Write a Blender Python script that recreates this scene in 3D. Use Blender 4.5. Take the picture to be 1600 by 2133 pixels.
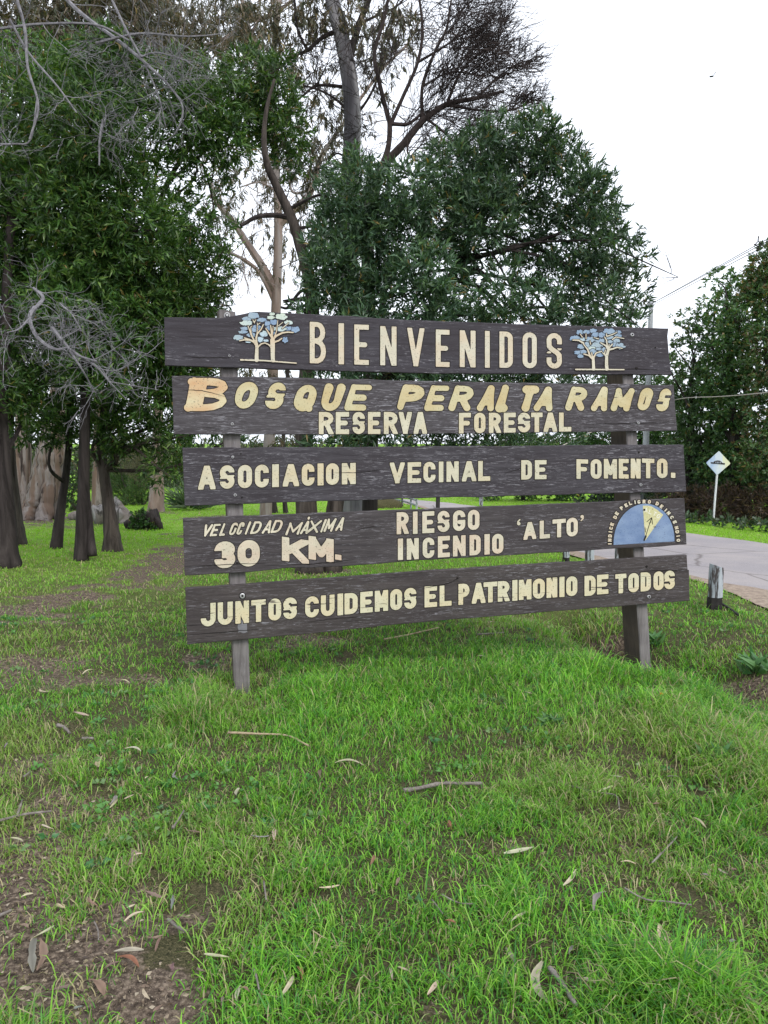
import bpy, math, random
import numpy as np
from mathutils import Vector
R = math.radians
rng = np.random.default_rng(7)
random.seed(7)
for o in list(bpy.data.objects):
    bpy.data.objects.remove(o)
SC = bpy.context.scene
COL = SC.collection

# ------------------------------------------------------------------ camera, sky, sun, exposure
F = 1611.0; CX, CY = 800.0, 1066.5; PITCH = R(5.2); CAMH = 1.5
cam = bpy.data.cameras.new("camera"); camo = bpy.data.objects.new("camera", cam); COL.objects.link(camo)
cam.sensor_fit = 'VERTICAL'; cam.sensor_height = 36.0; cam.lens = 36.0 * F / 2133.0
cam.clip_start = 0.05; cam.clip_end = 3000
camo.location = (0, 0, CAMH); camo.rotation_euler = (math.pi/2 - PITCH, 0, 0)
SC.camera = camo

SUN_EL, SUN_AZ = R(42), R(150)     # azimuth measured clockwise from +Y: behind the camera, to the right
world = bpy.data.worlds.new("World"); SC.world = world; world.use_nodes = True
nt = world.node_tree; nt.nodes.clear()
sky = nt.nodes.new('ShaderNodeTexSky'); sky.sky_type = 'NISHITA'; sky.sun_disc = False
sky.sun_elevation = SUN_EL; sky.sun_rotation = SUN_AZ; sky.dust_density = 4.0; sky.air_density = 1.0
hsv = nt.nodes.new('ShaderNodeHueSaturation'); hsv.inputs['Saturation'].default_value = 0.25
mixw = nt.nodes.new('ShaderNodeMix'); mixw.data_type = 'RGBA'; mixw.inputs[0].default_value = 0.72
mixw.inputs['B'].default_value = (9.3, 9.8, 10.8, 1)          # even cloud deck
bg = nt.nodes.new('ShaderNodeBackground'); bg.inputs['Strength'].default_value = 0.10
wo = nt.nodes.new('ShaderNodeOutputWorld')
nt.links.new(sky.outputs[0], hsv.inputs['Color']); nt.links.new(hsv.outputs[0], mixw.inputs['A'])
nt.links.new(mixw.outputs['Result'], bg.inputs['Color']); nt.links.new(bg.outputs[0], wo.inputs[0])

sl = bpy.data.lights.new("sun", 'SUN'); sl.energy = 1.0; sl.angle = R(18); sl.color = (1.0, 0.95, 0.88)
so = bpy.data.objects.new("sun", sl); COL.objects.link(so)
sd = Vector((math.sin(SUN_AZ)*math.cos(SUN_EL), math.cos(SUN_AZ)*math.cos(SUN_EL), math.sin(SUN_EL)))
so.rotation_euler = sd.to_track_quat('Z', 'Y').to_euler(); so.location = sd*30
SC.view_settings.view_transform = 'Standard'; SC.view_settings.look = 'None'
SC.view_settings.exposure = 0.90; SC.view_settings.gamma = 1.0
SC.render.engine = 'CYCLES'
SC.cycles.max_bounces = 6; SC.cycles.diffuse_bounces = 3; SC.cycles.transmission_bounces = 4
SC.cycles.transparent_max_bounces = 4; SC.cycles.use_denoising = True

# ------------------------------------------------------------------ projection helpers
FW = np.array([0, math.cos(PITCH), -math.sin(PITCH)]); UP = np.array([0, math.sin(PITCH), math.cos(PITCH)])
XR = np.array([1.0, 0, 0]); CAMP = np.array([0, 0, CAMH])
def ray(px, py):
    px = np.asarray(px, float); py = np.asarray(py, float)
    return FW + ((px-CX)/F)[..., None]*XR + ((CY-py)/F)[..., None]*UP
def at(px, py, D): return CAMP + ray(px, py)*np.asarray(D, float)[..., None]
def project(P):
    d = np.asarray(P, float) - CAMP
    z = np.maximum(d @ FW, 1e-3)
    return CX + F*(d @ XR)/z, CY - F*(d @ UP)/z, z

def hash2(ix, iy, s):
    h = (ix*374761393 + iy*668265263 + s*974634721) & 0x7fffffff
    h = ((h ^ (h >> 13))*1274126177) & 0x7fffffff
    return ((h ^ (h >> 16)) & 0xffff)/65535.0
def vnoise(x, y, s=0):
    x = np.asarray(x, float); y = np.asarray(y, float)
    ix = np.floor(x).astype(np.int64); iy = np.floor(y).astype(np.int64)
    fx = x-ix; fy = y-iy; fx = fx*fx*(3-2*fx); fy = fy*fy*(3-2*fy)
    return (hash2(ix, iy, s)*(1-fx)+hash2(ix+1, iy, s)*fx)*(1-fy) + (hash2(ix, iy+1, s)*(1-fx)+hash2(ix+1, iy+1, s)*fx)*fy
def fbm(x, y, s=0, n=3):
    return sum(vnoise(x*2**k, y*2**k, s+k)*0.5**k for k in range(n))/sum(0.5**k for k in range(n))

def g0(x, y):
    x = np.asarray(x, float); y = np.asarray(y, float)
    yy = np.clip(y, 8, 45)
    return -0.03*(yy-8) - 0.0*x
def seg_dist(x, y, A, B):
    ax, ay = A; bx, by = B; dx, dy = bx-ax, by-ay
    t = np.clip(((x-ax)*dx+(y-ay)*dy)/(dx*dx+dy*dy), 0, 1)
    return np.hypot(x-ax-t*dx, y-ay-t*dy)
def ghit0(px, py):
    r = ray(px, py); t = np.full(np.shape(px), 5.0)
    for _ in range(40):
        p = CAMP + r*t[..., None]
        t = np.where(r[..., 2] < -1e-3, (g0(p[..., 0], p[..., 1]) - CAMH)/np.minimum(r[..., 2], -1e-3), 60)
    return CAMP + r*t[..., None]
DITCH = [tuple(ghit0(*q)[:2]) for q in [(1170, 1268), (1250, 1300), (1375, 1345), (1480, 1378), (1600, 1425), (1850, 1530)]]
HOLE = ghit0(1268, 1300)
def ditch(x, y):
    d = np.full(np.shape(x), 99.0)
    for a, b in zip(DITCH[:-1], DITCH[1:]): d = np.minimum(d, seg_dist(x, y, a, b))
    return d
def g(x, y):
    x = np.asarray(x, float); y = np.asarray(y, float)
    near = np.clip((9-y)/3, 0, 1)
    z = g0(x, y) + near*((fbm(x*1.3+5, y*1.3, 3)-0.5)*0.10 + (fbm(x*6, y*6, 9, 2)-0.5)*0.025)
    z = z - 0.27*np.exp(-(ditch(x, y)/0.22)**2)
    z = z - 0.17*np.exp(-(ditch(x, y)/0.65)**2) - 0.36*np.exp(-((x-HOLE[0])**2+(y-HOLE[1])**2)/0.05)
    far = np.clip((y-9)/4, 0, 1)*np.clip((40-y)/4, 0, 1)
    z = z + far*(fbm(x*0.35, y*0.35, 21)-0.5)*0.10
    return z
def ghit(px, py):
    px = np.asarray(px, float); py = np.asarray(py, float)
    r = ray(px, py); p = ghit0(px, py); t = ((p-CAMP) @ FW)
    for _ in range(12):
        p = CAMP + r*np.asarray(t)[..., None]
        tn = (g(p[..., 0], p[..., 1]) - CAMH)/np.minimum(r[..., 2], -1e-3)
        t = 0.5*t + 0.5*tn
    return CAMP + r*np.asarray(t)[..., None]

# ------------------------------------------------------------------ object helpers
def lin(c):
    return tuple(((v/255)/12.92 if v/255 <= 0.04045 else (((v/255)+0.055)/1.055)**2.4) for v in c)
def tag(o, label=None, cat=None, group=None, kind=None):
    if label: o['label'] = label
    if cat: o['category'] = cat
    if group: o['group'] = group
    if kind: o['kind'] = kind
    return o
def empty(name, loc, rz=0.0):
    o = bpy.data.objects.new(name, None); COL.objects.link(o); o.empty_display_size = 0.2
    o.location = tuple(float(v) for v in loc); o.rotation_euler = (0, 0, rz); return o
class Buf:
    def __init__(s): s.v = []; s.f = []; s.n = 0; s.m = []
    def add(s, V, Fs, mat=0):
        s.v.append(np.asarray(V, float).reshape(-1, 3)); b = s.n
        for f in Fs: s.f.append([i+b for i in f]); s.m.append(mat)
        s.n += len(s.v[-1])
    def build(s, name, mats, parent=None, smooth=False):
        V = np.concatenate(s.v) if s.v else np.zeros((0, 3))
        if parent is not None and parent.type == 'EMPTY' and parent.get('worldspace'):
            V = V - np.array(parent.location)
        me = bpy.data.meshes.new(name); me.from_pydata(V.tolist(), [], s.f)
        for m in (mats if isinstance(mats, (list, tuple)) else [mats]): me.materials.append(m)
        me.polygons.foreach_set('material_index', s.m)
        if smooth: me.polygons.foreach_set('use_smooth', [True]*len(s.f))
        me.update()
        o = bpy.data.objects.new(name, me); COL.objects.link(o)
        if parent is not None: o.parent = parent
        return o
def big_mesh(name, V, faces, mat, color=None, parent=None, smooth=False):
    """faces: list of int arrays (n,k)"""
    V = np.asarray(V, float)
    if parent is not None and parent.get('worldspace'): V = V - np.array(parent.location)
    me = bpy.data.meshes.new(name)
    loops = np.concatenate([f.ravel() for f in faces]).astype(np.int32)
    sizes = np.concatenate([np.full(len(f), f.shape[1]) for f in faces]).astype(np.int32)
    starts = np.concatenate([[0], np.cumsum(sizes)[:-1]]).astype(np.int32)
    me.vertices.add(len(V)); me.vertices.foreach_set('co', V.astype(np.float32).ravel())
    me.loops.add(len(loops)); me.loops.foreach_set('vertex_index', loops)
    me.polygons.add(len(sizes)); me.polygons.foreach_set('loop_start', starts); me.polygons.foreach_set('loop_total', sizes)
    if smooth: me.polygons.foreach_set('use_smooth', np.ones(len(sizes), bool))
    if color is not None:
        a = me.color_attributes.new('Col', 'FLOAT_COLOR', 'POINT')
        c = np.ones((len(V), 4), np.float32); c[:, :3] = color
        a.data.foreach_set('color', c.ravel())
    me.materials.append(mat); me.update(calc_edges=True); me.validate()
    o = bpy.data.objects.new(name, me); COL.objects.link(o)
    if parent is not None: o.parent = parent
    return o

def smooth_path(P, n=6):
    P = np.asarray(P, float)
    if len(P) < 3: 
        t = np.linspace(0, 1, n+1)[:, None]; return P[0]*(1-t)+P[-1]*t
    Q = np.vstack([2*P[0]-P[1], P, 2*P[-1]-P[-2]]); out = []
    for i in range(1, len(Q)-2):
        p0, p1, p2, p3 = Q[i-1], Q[i], Q[i+1], Q[i+2]
        for t in np.linspace(0, 1, n, endpoint=False):
            out.append(0.5*((2*p1)+(-p0+p2)*t+(2*p0-5*p1+4*p2-p3)*t*t+(-p0+3*p1-3*p2+p3)*t**3))
    out.append(Q[-2]); return np.array(out)
def tube(buf, P, rad, sides=6, rough=0.0, mat=0, cap=True, lobes=0.0):
    P = np.asarray(P, float); n = len(P); rad = np.broadcast_to(np.asarray(rad, float), (n,))
    T = np.gradient(P, axis=0); T /= np.maximum(np.linalg.norm(T, axis=1, keepdims=True), 1e-9)
    u = np.cross(T[0], [0.3, 0.9, 0.2]); u /= np.linalg.norm(u)
    ang = np.linspace(0, 2*math.pi, sides, endpoint=False); V = np.zeros((n, sides, 3))
    ph = random.random()*9
    for i in range(n):
        u = u - T[i]*(u @ T[i]); u /= max(np.linalg.norm(u), 1e-9); w = np.cross(T[i], u)
        r = rad[i]*np.ones(sides)
        if rough: r = r*(1+rough*(rng.random(sides)-0.5)*2)
        if lobes: r = r*(1+lobes*(np.sin(ang*3+ph)*0.6+np.sin(ang*5+ph*2+i*0.15)*0.4)*(1-0.6*i/n))
        V[i] = P[i] + (np.cos(ang)*r)[:, None]*u + (np.sin(ang)*r)[:, None]*w
    Fs = []
    for i in range(n-1):
        for k in range(sides):
            k2 = (k+1) % sides
            Fs.append([i*sides+k, i*sides+k2, (i+1)*sides+k2, (i+1)*sides+k])
    if cap: Fs.append([(n-1)*sides+k for k in range(sides)]); Fs.append([k for k in range(sides)][::-1])
    buf.add(V.reshape(-1, 3), Fs, mat)
def box(buf, c, s, mat=0, M=None):
    c = np.array(c, float); s = np.array(s, float)/2
    V = np.array([[x, y, z] for x in (-1, 1) for y in (-1, 1) for z in (-1, 1)])*s
    if M is not None: V = V @ np.asarray(M).T
    buf.add(V+c, [[0, 1, 3, 2], [4, 6, 7, 5], [0, 4, 5, 1], [2, 3, 7, 6], [0, 2, 6, 4], [1, 5, 7, 3]], mat)

# ------------------------------------------------------------------ materials
def mat_new(name):
    m = bpy.data.materials.new(name); m.use_nodes = True; t = m.node_tree; t.nodes.clear()
    out = t.nodes.new('ShaderNodeOutputMaterial'); return m, t, out
def N(t, typ, **kw):
    n = t.nodes.new(typ)
    for k, v in kw.items(): setattr(n, k, v)
    return n
def noise_node(t, vec, scale, detail=4, rough=0.6, dist=0.0):
    n = N(t, 'ShaderNodeTexNoise'); n.inputs['Scale'].default_value = scale; n.inputs['Detail'].default_value = detail
    n.inputs['Roughness'].default_value = rough; n.inputs['Distortion'].default_value = dist
    if vec is not None: t.links.new(vec, n.inputs['Vector'])
    return n.outputs['Fac']
def mapped(t, scale=(1, 1, 1), loc=(0, 0, 0), coord='Object', rot=(0, 0, 0)):
    tc = N(t, 'ShaderNodeTexCoord'); mp = N(t, 'ShaderNodeMapping')
    mp.inputs['Scale'].default_value = scale; mp.inputs['Location'].default_value = loc; mp.inputs['Rotation'].default_value = rot
    t.links.new(tc.outputs[coord], mp.inputs['Vector']); return mp.outputs[0]
def ramp(t, fac, stops):
    r = N(t, 'ShaderNodeValToRGB'); e = r.color_ramp.elements
    while len(e) < len(stops): e.new(0.5)
    for i, (p, c) in enumerate(stops):
        e[i].position = p; e[i].color = (*c, 1) if len(c) == 3 else c
    t.links.new(fac, r.inputs[0]); return r.outputs[0]
def mixc(t, fac, a, b, mode='MIX'):
    m = N(t, 'ShaderNodeMix', data_type='RGBA', blend_type=mode)
    for k, v in (('A', a), ('B', b)):
        if isinstance(v, tuple): m.inputs[k].default_value = (*v[:3], 1)
        else: t.links.new(v, m.inputs[k])
    if isinstance(fac, (int, float)): m.inputs[0].default_value = fac
    else: t.links.new(fac, m.inputs[0])
    return m.outputs['Result']
def principled(t, out, color, rough=0.8, bump=None, bstr=0.3, bdist=0.01, spec=0.3, metal=0.0):
    p = N(t, 'ShaderNodeBsdfPrincipled')
    if isinstance(color, tuple): p.inputs['Base Color'].default_value = (*color[:3], 1)
    else: t.links.new(color, p.inputs['Base Color'])
    p.inputs['Roughness'].default_value = rough; p.inputs['Specular IOR Level'].default_value = spec; p.inputs['Metallic'].default_value = metal
    if bump is not None:
        b = N(t, 'ShaderNodeBump'); b.inputs['Strength'].default_value = bstr; b.inputs['Distance'].default_value = bdist
        t.links.new(bump, b.inputs['Height']); t.links.new(b.outputs[0], p.inputs['Normal'])
    t.links.new(p.outputs[0], out.inputs[0]); return p
BW = lambda v: (v, v, v)

def simple_mat(name, c1, c2, scale=20, rough=0.7, spec=0.3, metal=0.0, stretch=(1, 1, 1)):
    m, t, out = mat_new(name); v = mapped(t, stretch)
    f = noise_node(t, v, scale, 5, 0.65)
    c = ramp(t, f, [(0.3, c1), (0.7, c2)])
    principled(t, out, c, rough, f, 0.3, 0.005, spec, metal); return m

def plank_mat(name, seed, base1=(0.026, 0.023, 0.028), base2=(0.070, 0.065, 0.075), fleck=0.62, axis='x'):
    m, t, out = mat_new(name)
    st = (1, 1, 14) if axis == 'x' else (14, 14, 1)
    v = mapped(t, st, (seed*3.1, seed, seed*1.7))
    grain = noise_node(t, v, 3.0, 8, 0.7, 0.4)
    col = ramp(t, grain, [(0.30, base1), (0.72, base2)])
    vb = mapped(t, (1.6, 1, 4), (seed, 0, 2*seed)); blot = noise_node(t, vb, 1.3, 3, 0.5)
    col = mixc(t, ramp(t, blot, [(0.42, BW(0)), (0.72, BW(0.55))]), col, (0.028, 0.022, 0.025))
    # pale flaked fibres, short and horizontal
    vf = mapped(t, (7, 7, 75) if axis == 'x' else (50, 50, 6), (seed*2, 3, seed), rot=(0, 0.04, 0)); fl = noise_node(t, vf, 2.2, 6, 0.72, 0.9)
    va = mapped(t, (1.2, 1, 2.2), (seed*5, 0, 1)); area = noise_node(t, va, 2.0, 3, 0.6)
    flm = ramp(t, fl, [(fleck-0.02, BW(0)), (fleck+0.06, BW(1))])
    arm = ramp(t, area, [(0.36, BW(0.10)), (0.60, BW(1.0))])
    col = mixc(t, mixc(t, 1.0, flm, arm, 'MULTIPLY'), col, (0.25, 0.245, 0.27))
    # dark drying cracks
    vc = mapped(t, (2.5, 2, 60) if axis == 'x' else (60, 60, 2.5), (seed*7, 3, 2)); cr = noise_node(t, vc, 1.0, 5, 0.6, 0.5)
    col = mixc(t, ramp(t, cr, [(0.30, BW(0.8)), (0.36, BW(0))]), col, (0.010, 0.008, 0.009))
    principled(t, out, col, 0.75, grain, 0.55, 0.006, 0.25); return m

def paint_mat(name, c1, c2, stain=None, grain_seed=1.0, wear=0.30, wood=(0.05, 0.042, 0.044)):
    m, t, out = mat_new(name)
    v = mapped(t, (2, 2, 3), (grain_seed, 0, 0)); f = noise_node(t, v, 3.0, 5, 0.6)
    col = ramp(t, f, [(0.35, c1), (0.65, c2)])
    if stain is not None:
        v2 = mapped(t, (1.4, 1, 2.5), (grain_seed*4, 0, 7)); f2 = noise_node(t, v2, 2.4, 4, 0.6)
        col = mixc(t, ramp(t, f2, [(0.42, BW(0)), (0.66, BW(0.75))]), col, stain)
    # horizontal hairline cracks and specks of bare wood
    vc = mapped(t, (3.0, 2, 60), (grain_seed*3, 1, 2)); cr = noise_node(t, vc, 1.0, 4, 0.6, 0.6)
    col = mixc(t, ramp(t, cr, [(wear, BW(0.9)), (wear+0.035, BW(0))]), col, wood)
    vs = mapped(t, (1, 1, 1.6), (grain_seed, 5, 2)); sp = noise_node(t, vs, 90, 3, 0.6)
    col = mixc(t, ramp(t, sp, [(0.33, BW(0.7)), (0.39, BW(0))]), col, wood)
    principled(t, out, col, 0.7, f, 0.15, 0.002, 0.25); return m

def bark_mat(name, c1, c2, c3=None, vscale=0.25, scale=9, bstr=0.8, patch=None, c4=None):
    m, t, out = mat_new(name)
    v = mapped(t, (1, 1, vscale)); f = noise_node(t, v, scale, 8, 0.68, 0.6)
    col = ramp(t, f, [(0.32, c1), (0.68, c2)])
    if c3 is not None:
        v2 = mapped(t, (1, 1, vscale*0.7), (3, 1, 2)); f2 = noise_node(t, v2, scale*0.33, 4, 0.6, 1.0)
        col = mixc(t, ramp(t, f2, [(0.47, BW(0)), (0.58, BW(0.9))]), col, c3)
    if c4 is not None:
        v3 = mapped(t, (1, 1, vscale*0.35), (8, 4, 2)); f3 = noise_node(t, v3, scale*0.9, 5, 0.6, 1.0)
        col = mixc(t, ramp(t, f3, [(0.55, BW(0)), (0.62, BW(0.9))]), col, c4)
    principled(t, out, col, 0.9, f, bstr, 0.03, 0.15); return m

def leaf_mat(name, tint=(1, 1, 1), trans=0.3, gloss=0.35, spec=0.35):
    m, t, out = mat_new(name)
    a = N(t, 'ShaderNodeAttribute'); a.attribute_name = 'Col'
    p = N(t, 'ShaderNodeBsdfPrincipled'); p.inputs['Roughness'].default_value = gloss; p.inputs['Specular IOR Level'].default_value = spec
    col = mixc(t, 1.0, a.outputs['Color'], tint, 'MULTIPLY'); t.links.new(col, p.inputs['Base Color'])
    tr = N(t, 'ShaderNodeBsdfTranslucent'); c2 = mixc(t, 1.0, col, (1.3, 1.35, 0.6), 'MULTIPLY'); t.links.new(c2, tr.inputs['Color'])
    mx = N(t, 'ShaderNodeMixShader'); mx.inputs[0].default_value = trans
    t.links.new(p.outputs[0], mx.inputs[1]); t.links.new(tr.outputs[0], mx.inputs[2]); t.links.new(mx.outputs[0], out.inputs[0]); return m

M_LEAF = leaf_mat('leaf', trans=0.28)
M_GRASS = leaf_mat('grass_blade', trans=0.35, gloss=0.5, spec=0.25)
M_DRYLEAF = leaf_mat('dry_leaf', trans=0.15, gloss=0.6, spec=0.25)
M_BARK_DARK = bark_mat('dark_bark', (0.010, 0.008, 0.008), (0.062, 0.052, 0.049), vscale=.12, bstr=1.0)
M_BARK_BROWN = bark_mat('brown_bark', (0.016, 0.013, 0.011), (0.105, 0.088, 0.077), vscale=.12, bstr=1.0)
M_BARK_GREY = bark_mat('grey_bark', (0.055, 0.05, 0.05), (0.25, 0.235, 0.23), (0.10, 0.088, 0.08))
M_BARK_GUM = bark_mat('gum_bark', (0.10, 0.085, 0.08), (0.27, 0.24, 0.225), (0.14, 0.095, 0.072), 0.10, 9, 1.0, c4=(0.035, 0.026, 0.024))
M_BARK_PINK = bark_mat('pink_gum_bark', (0.14, 0.10, 0.085), (0.28, 0.215, 0.18), (0.25, 0.225, 0.215), 0.12, 6, 0.3)
M_BARK_TALL = bark_mat('peeling_gum_bark', (0.045, 0.043, 0.048), (0.15, 0.145, 0.155), (0.30, 0.29, 0.30), 0.10, 6, 1.0)
M_TWIG_GREY = bark_mat('grey_twig', (0.10, 0.095, 0.105), (0.26, 0.255, 0.275), None, 1, 12, 0.2)
M_TWIG_DARK = bark_mat('dark_twig', (0.016, 0.012, 0.012), (0.052, 0.041, 0.038), None, 1, 12, 0.2)

# ------------------------------------------------------------------ leaves
def unit(a): return a/np.maximum(np.linalg.norm(a, axis=-1, keepdims=True), 1e-9)
def leaf_mesh(name, P, Dr, L, W, C, mat, parent, fold=0.25, bend=0.15):
    """P roots (n,3), Dr unit directions, L lengths, W widths, C colours."""
    n = len(P); rnd = unit(rng.normal(size=(n, 3))); S = unit(np.cross(Dr, rnd)); U = np.cross(S, Dr)
    m = P + Dr*(L*0.48)[:, None] + U*(L*bend*0.35)[:, None]
    tip = P + Dr*L[:, None] - U*(L*bend*0.5)[:, None]
    lft = m + S*(W*0.5)[:, None] + U*(W*fold)[:, None]; rgt = m - S*(W*0.5)[:, None] + U*(W*fold)[:, None]
    V = np.stack([P, lft, tip, rgt, m], 1).reshape(-1, 3)
    b = (np.arange(n)*5)[:, None]
    tris = np.concatenate([b+np.array([[0, 4, 1]]), b+np.array([[4, 2, 1]]), b+np.array([[0, 3, 4]]), b+np.array([[4, 3, 2]])], 0)
    return big_mesh(name, V, [tris], mat, np.repeat(C, 5, 0), parent)
def crown_points(clumps, cov, sprig, leaf_len, leaf_w, up=0.2, out=0.8, shell=0.55, rnd=0.6, spread=0.7):
    """clumps: rows (cx,cy,cz,rx,ry,rz,dens). returns leaf roots, dirs"""
    PP, DD = [], []
    for c in clumps:
        cen = np.array(c[:3]); rad = np.array(c[3:6]); n = max(3, int(cov*c[6]*math.pi*rad[0]*rad[2]/(leaf_len*leaf_w*0.32)/sprig))
        d = unit(rng.normal(size=(n, 3))); r = rng.random(n)**(1/3.0); r = np.where(rng.random(n) < shell, 0.75+0.33*rng.random(n), r)
        r = r*(0.82+0.36*vnoise(d[:, 0]*2.2+cen[0]*7, d[:, 2]*2.2+d[:, 1]*1.7+cen[2]*5, 5))
        s = cen + d*r[:, None]*rad
        sd_ = unit(d*out + np.array([0, 0, up]) + rng.normal(size=(n, 3))*rnd)
        k = sprig
        q = rng.random((n, k))
        ln = leaf_len*1.15*(0.6+0.8*rng.random((n, 1)))
        root = s[:, None, :] + sd_[:, None, :]*(q*ln)[..., None]
        dr = unit(sd_[:, None, :] + rng.normal(size=(n, k, 3))*spread + np.array([0, 0, up*0.6]))
        PP.append(root.reshape(-1, 3)); DD.append(dr.reshape(-1, 3))
    return np.concatenate(PP), np.concatenate(DD)
def crown(name, parent, clumps, per_vol, leaf_len, leaf_w, cols, sprig=8, up=0.2, out=0.8, mat=None, shell=0.55, rnd=0.6, spread=0.7, bend=0.15):
    P, Dr = crown_points(clumps, per_vol, sprig, leaf_len, leaf_w, up, out, shell, rnd, spread)
    n = len(P); L = leaf_len*(0.65+0.6*rng.random(n)); W = leaf_w*(0.7+0.6*rng.random(n))
    cols = np.array(cols); base = cols[rng.integers(0, len(cols), n)]
    patch = vnoise(P[:, 0]*0.9+P[:, 1]*0.4, P[:, 2]*0.9, 11)[:, None]
    c = base*(0.6+0.8*rng.random((n, 1)))*(0.7+0.6*patch)
    old = rng.random(n) < .018; c[old] = np.array([0.20, 0.15, 0.05])*(.6+.8*rng.random((old.sum(), 1)))
    return leaf_mesh(name, P, Dr, L, W, c, mat or M_LEAF, parent, bend=bend)
def cl(px, py, r, D, dens=1.0, ry=None, dj=1.0):
    """clump whose outline is a circle of r photo pixels at depth D"""
    D = D + (rng.random()-0.5)*dj; c = at(px, py, D); rr = r*D/F; rv = (ry or r)*D/F
    return [*c, rr, rr*1.05, rv, dens]

def grow(buf, start, d, length, r, level, sides=4, wob=0.35, pull=(0, 0, 0), kids=4, mat=0, ang=0.7, ratio=0.6, steps=7, tmin=0.25, rmin=0.0025):
    P = [np.array(start, float)]; d = unit(np.array(d, float)); st = length/steps
    for i in range(steps):
        d = unit(d + rng.normal(size=3)*wob*0.45 + np.array(pull)*0.18); P.append(P[-1]+d*st)
    P = np.array(P); rad = np.linspace(r, max(r*0.35, rmin), len(P))
    tube(buf, P, rad, sides if r > 0.012 else 3, 0.0, mat, cap=False)
    if level > 0:
        for k in range(kids):
            t = tmin + (1-tmin)*random.random(); i = min(int(t*steps), steps-1)
            tan = unit(P[i+1]-P[i]); nd = unit(tan + unit(np.cross(tan, rng.normal(size=3)))*ang*(0.6+0.8*random.random()))
            grow(buf, P[i], nd, length*ratio*(0.6+0.7*random.random()), max(rad[i]*0.6, rmin), level-1, sides, wob, pull, kids, mat, ang, ratio, max(4, steps-1), 0.15, rmin)
def limb(buf, pts, w0, w1, sides=8, rough=0.06, mat=0, n=6, lobes=0.0, flare=0.0):
    """pts: (px,py,depth); widths in photo pixels at the ends"""
    P = smooth_path(np.array([at(p[0], p[1], p[2]) for p in pts]), n); D = np.array([p[2] for p in pts]).mean()
    t = np.linspace(0, 1, len(P)); r = (w0*(1-t)+w1*t)*0.5*D/F
    if flare: r = r*(1+flare*np.exp(-t*len(P)/4.0))
    tube(buf, P, r, sides, rough, mat, lobes=lobes); return P, r
def wroot(name, loc, label, cat, group=None):
    o = empty(name, loc); o['worldspace'] = 1; tag(o, label, cat, group); return o

# ------------------------------------------------------------------ the ground: soil masks are patches of worn earth in the lawn
def patch_world(lst):
    out = []
    for (px, py, rx, ry, s) in lst:
        c = ghit0(px, py); ex = ghit0(px+rx, py); ey = ghit0(px, py-ry); ey2 = ghit0(px, py+ry)
        out.append((c[0], c[1], abs(ex[0]-c[0]), 0.5*abs(ey[1]-ey2[1]), s))
    return out
SOIL = patch_world([(40, 2010, 190, 120, 1.0), (-60, 1900, 230, 90, 0.8), (190, 2100, 150, 60, 0.95), (330, 2080, 60, 50, 0.5), (380, 1930, 55, 35, 0.75), (265, 1880, 60, 25, 0.45),
    (175, 1680, 90, 35, 0.65), (165, 1800, 60, 30, 0.55), (70, 1760, 90, 35, 0.55), (60, 1860, 120, 40, 0.6), (250, 1560, 60, 22, 0.35),
    (60, 1375, 75, 18, 0.62), (120, 1415, 120, 14, 0.58), (200, 1405, 60, 10, 0.4), (70, 1600, 60, 22, 0.5), (40, 1300, 70, 10, 0.7),
    (20, 1278, 70, 10, 0.9), (90, 1262, 70, 9, 0.9), (150, 1245, 70, 8, 0.95), (215, 1222, 60, 7, 0.8), (262, 1196, 34, 8, 0.9), (320, 1170, 40, 8, 0.9),
    (365, 1172, 45, 26, 1.0), (345, 1190, 32, 10, 0.9), (400, 1145, 60, 14, 1.0), (375, 1215, 45, 10, 0.5), (420, 1110, 50, 8, 0.9), (455, 1080, 60, 5, 0.7), (300, 1225, 60, 6, 0.5),
    (80, 1086, 120, 7, 0.7), (130, 1098, 90, 4, 0.5), (330, 1068, 40, 3, 0.5), (450, 1380, 60, 14, 0.55), (690, 1340, 70, 10, 0.6), (600, 1350, 40, 8, 0.5),
    (760, 1730, 40, 14, 0.3), (1060, 1760, 30, 10, 0.4), (1330, 1770, 35, 12, 0.5), (1210, 2060, 60, 30, 0.6), (920, 2090, 40, 20, 0.4), (1340, 1960, 30, 15, 0.4),
    (880, 1560, 60, 12, 0.3), (1000, 1290, 60, 6, 0.4), (1420, 1370, 50, 8, 0.6), (1540, 1378, 60, 12, 0.7), (1290, 1290, 40, 12, 0.8), (680, 1195, 50, 6, 0.7), (1260, 1270, 60, 10, 0.5)])
def soil_mask(x, y):
    m = np.zeros(np.shape(x)); nn = fbm(x*5, y*5, 31, 3)
    for (cx, cy, rx, ry, s) in SOIL:
        d = np.hypot((x-cx)/rx, (y-cy)/ry)
        m = np.maximum(m, .9*s*np.clip(1.65-d*1.0-(nn-0.5)*3.0, 0, 1))
    return m
ROAD_FAR = [(1900, 1182), (1600, 1134), (1520, 1121), (1432, 1109), (1300, 1092), (1150, 1073), (1000, 1055.5), (930, 1048), (880, 1043.5), (840, 1041)]
ROAD_NEAR = [(1900, 1290), (1600, 1232), (1520, 1218), (1432, 1199), (1300, 1172), (1150, 1140), (1000, 1100), (930, 1071), (880, 1056), (840, 1047)]
SH_NEAR = [(1900, 1330), (1600, 1272), (1530, 1240), (1440, 1208), (1300, 1182), (1150, 1148), (1000, 1106), (930, 1075), (880, 1059), (840, 1049)]
def lerp_path(Pp, n):
    P = np.array([ghit0(*p)[:2] for p in Pp]); s = np.concatenate([[0], np.cumsum(np.hypot(*np.diff(P, axis=0).T))])
    t = np.linspace(0, len(Pp)-1, n); k = np.arange(len(Pp))
    return np.stack([np.interp(t, k, P[:, 0]), np.interp(t, k, P[:, 1])], 1)
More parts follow.
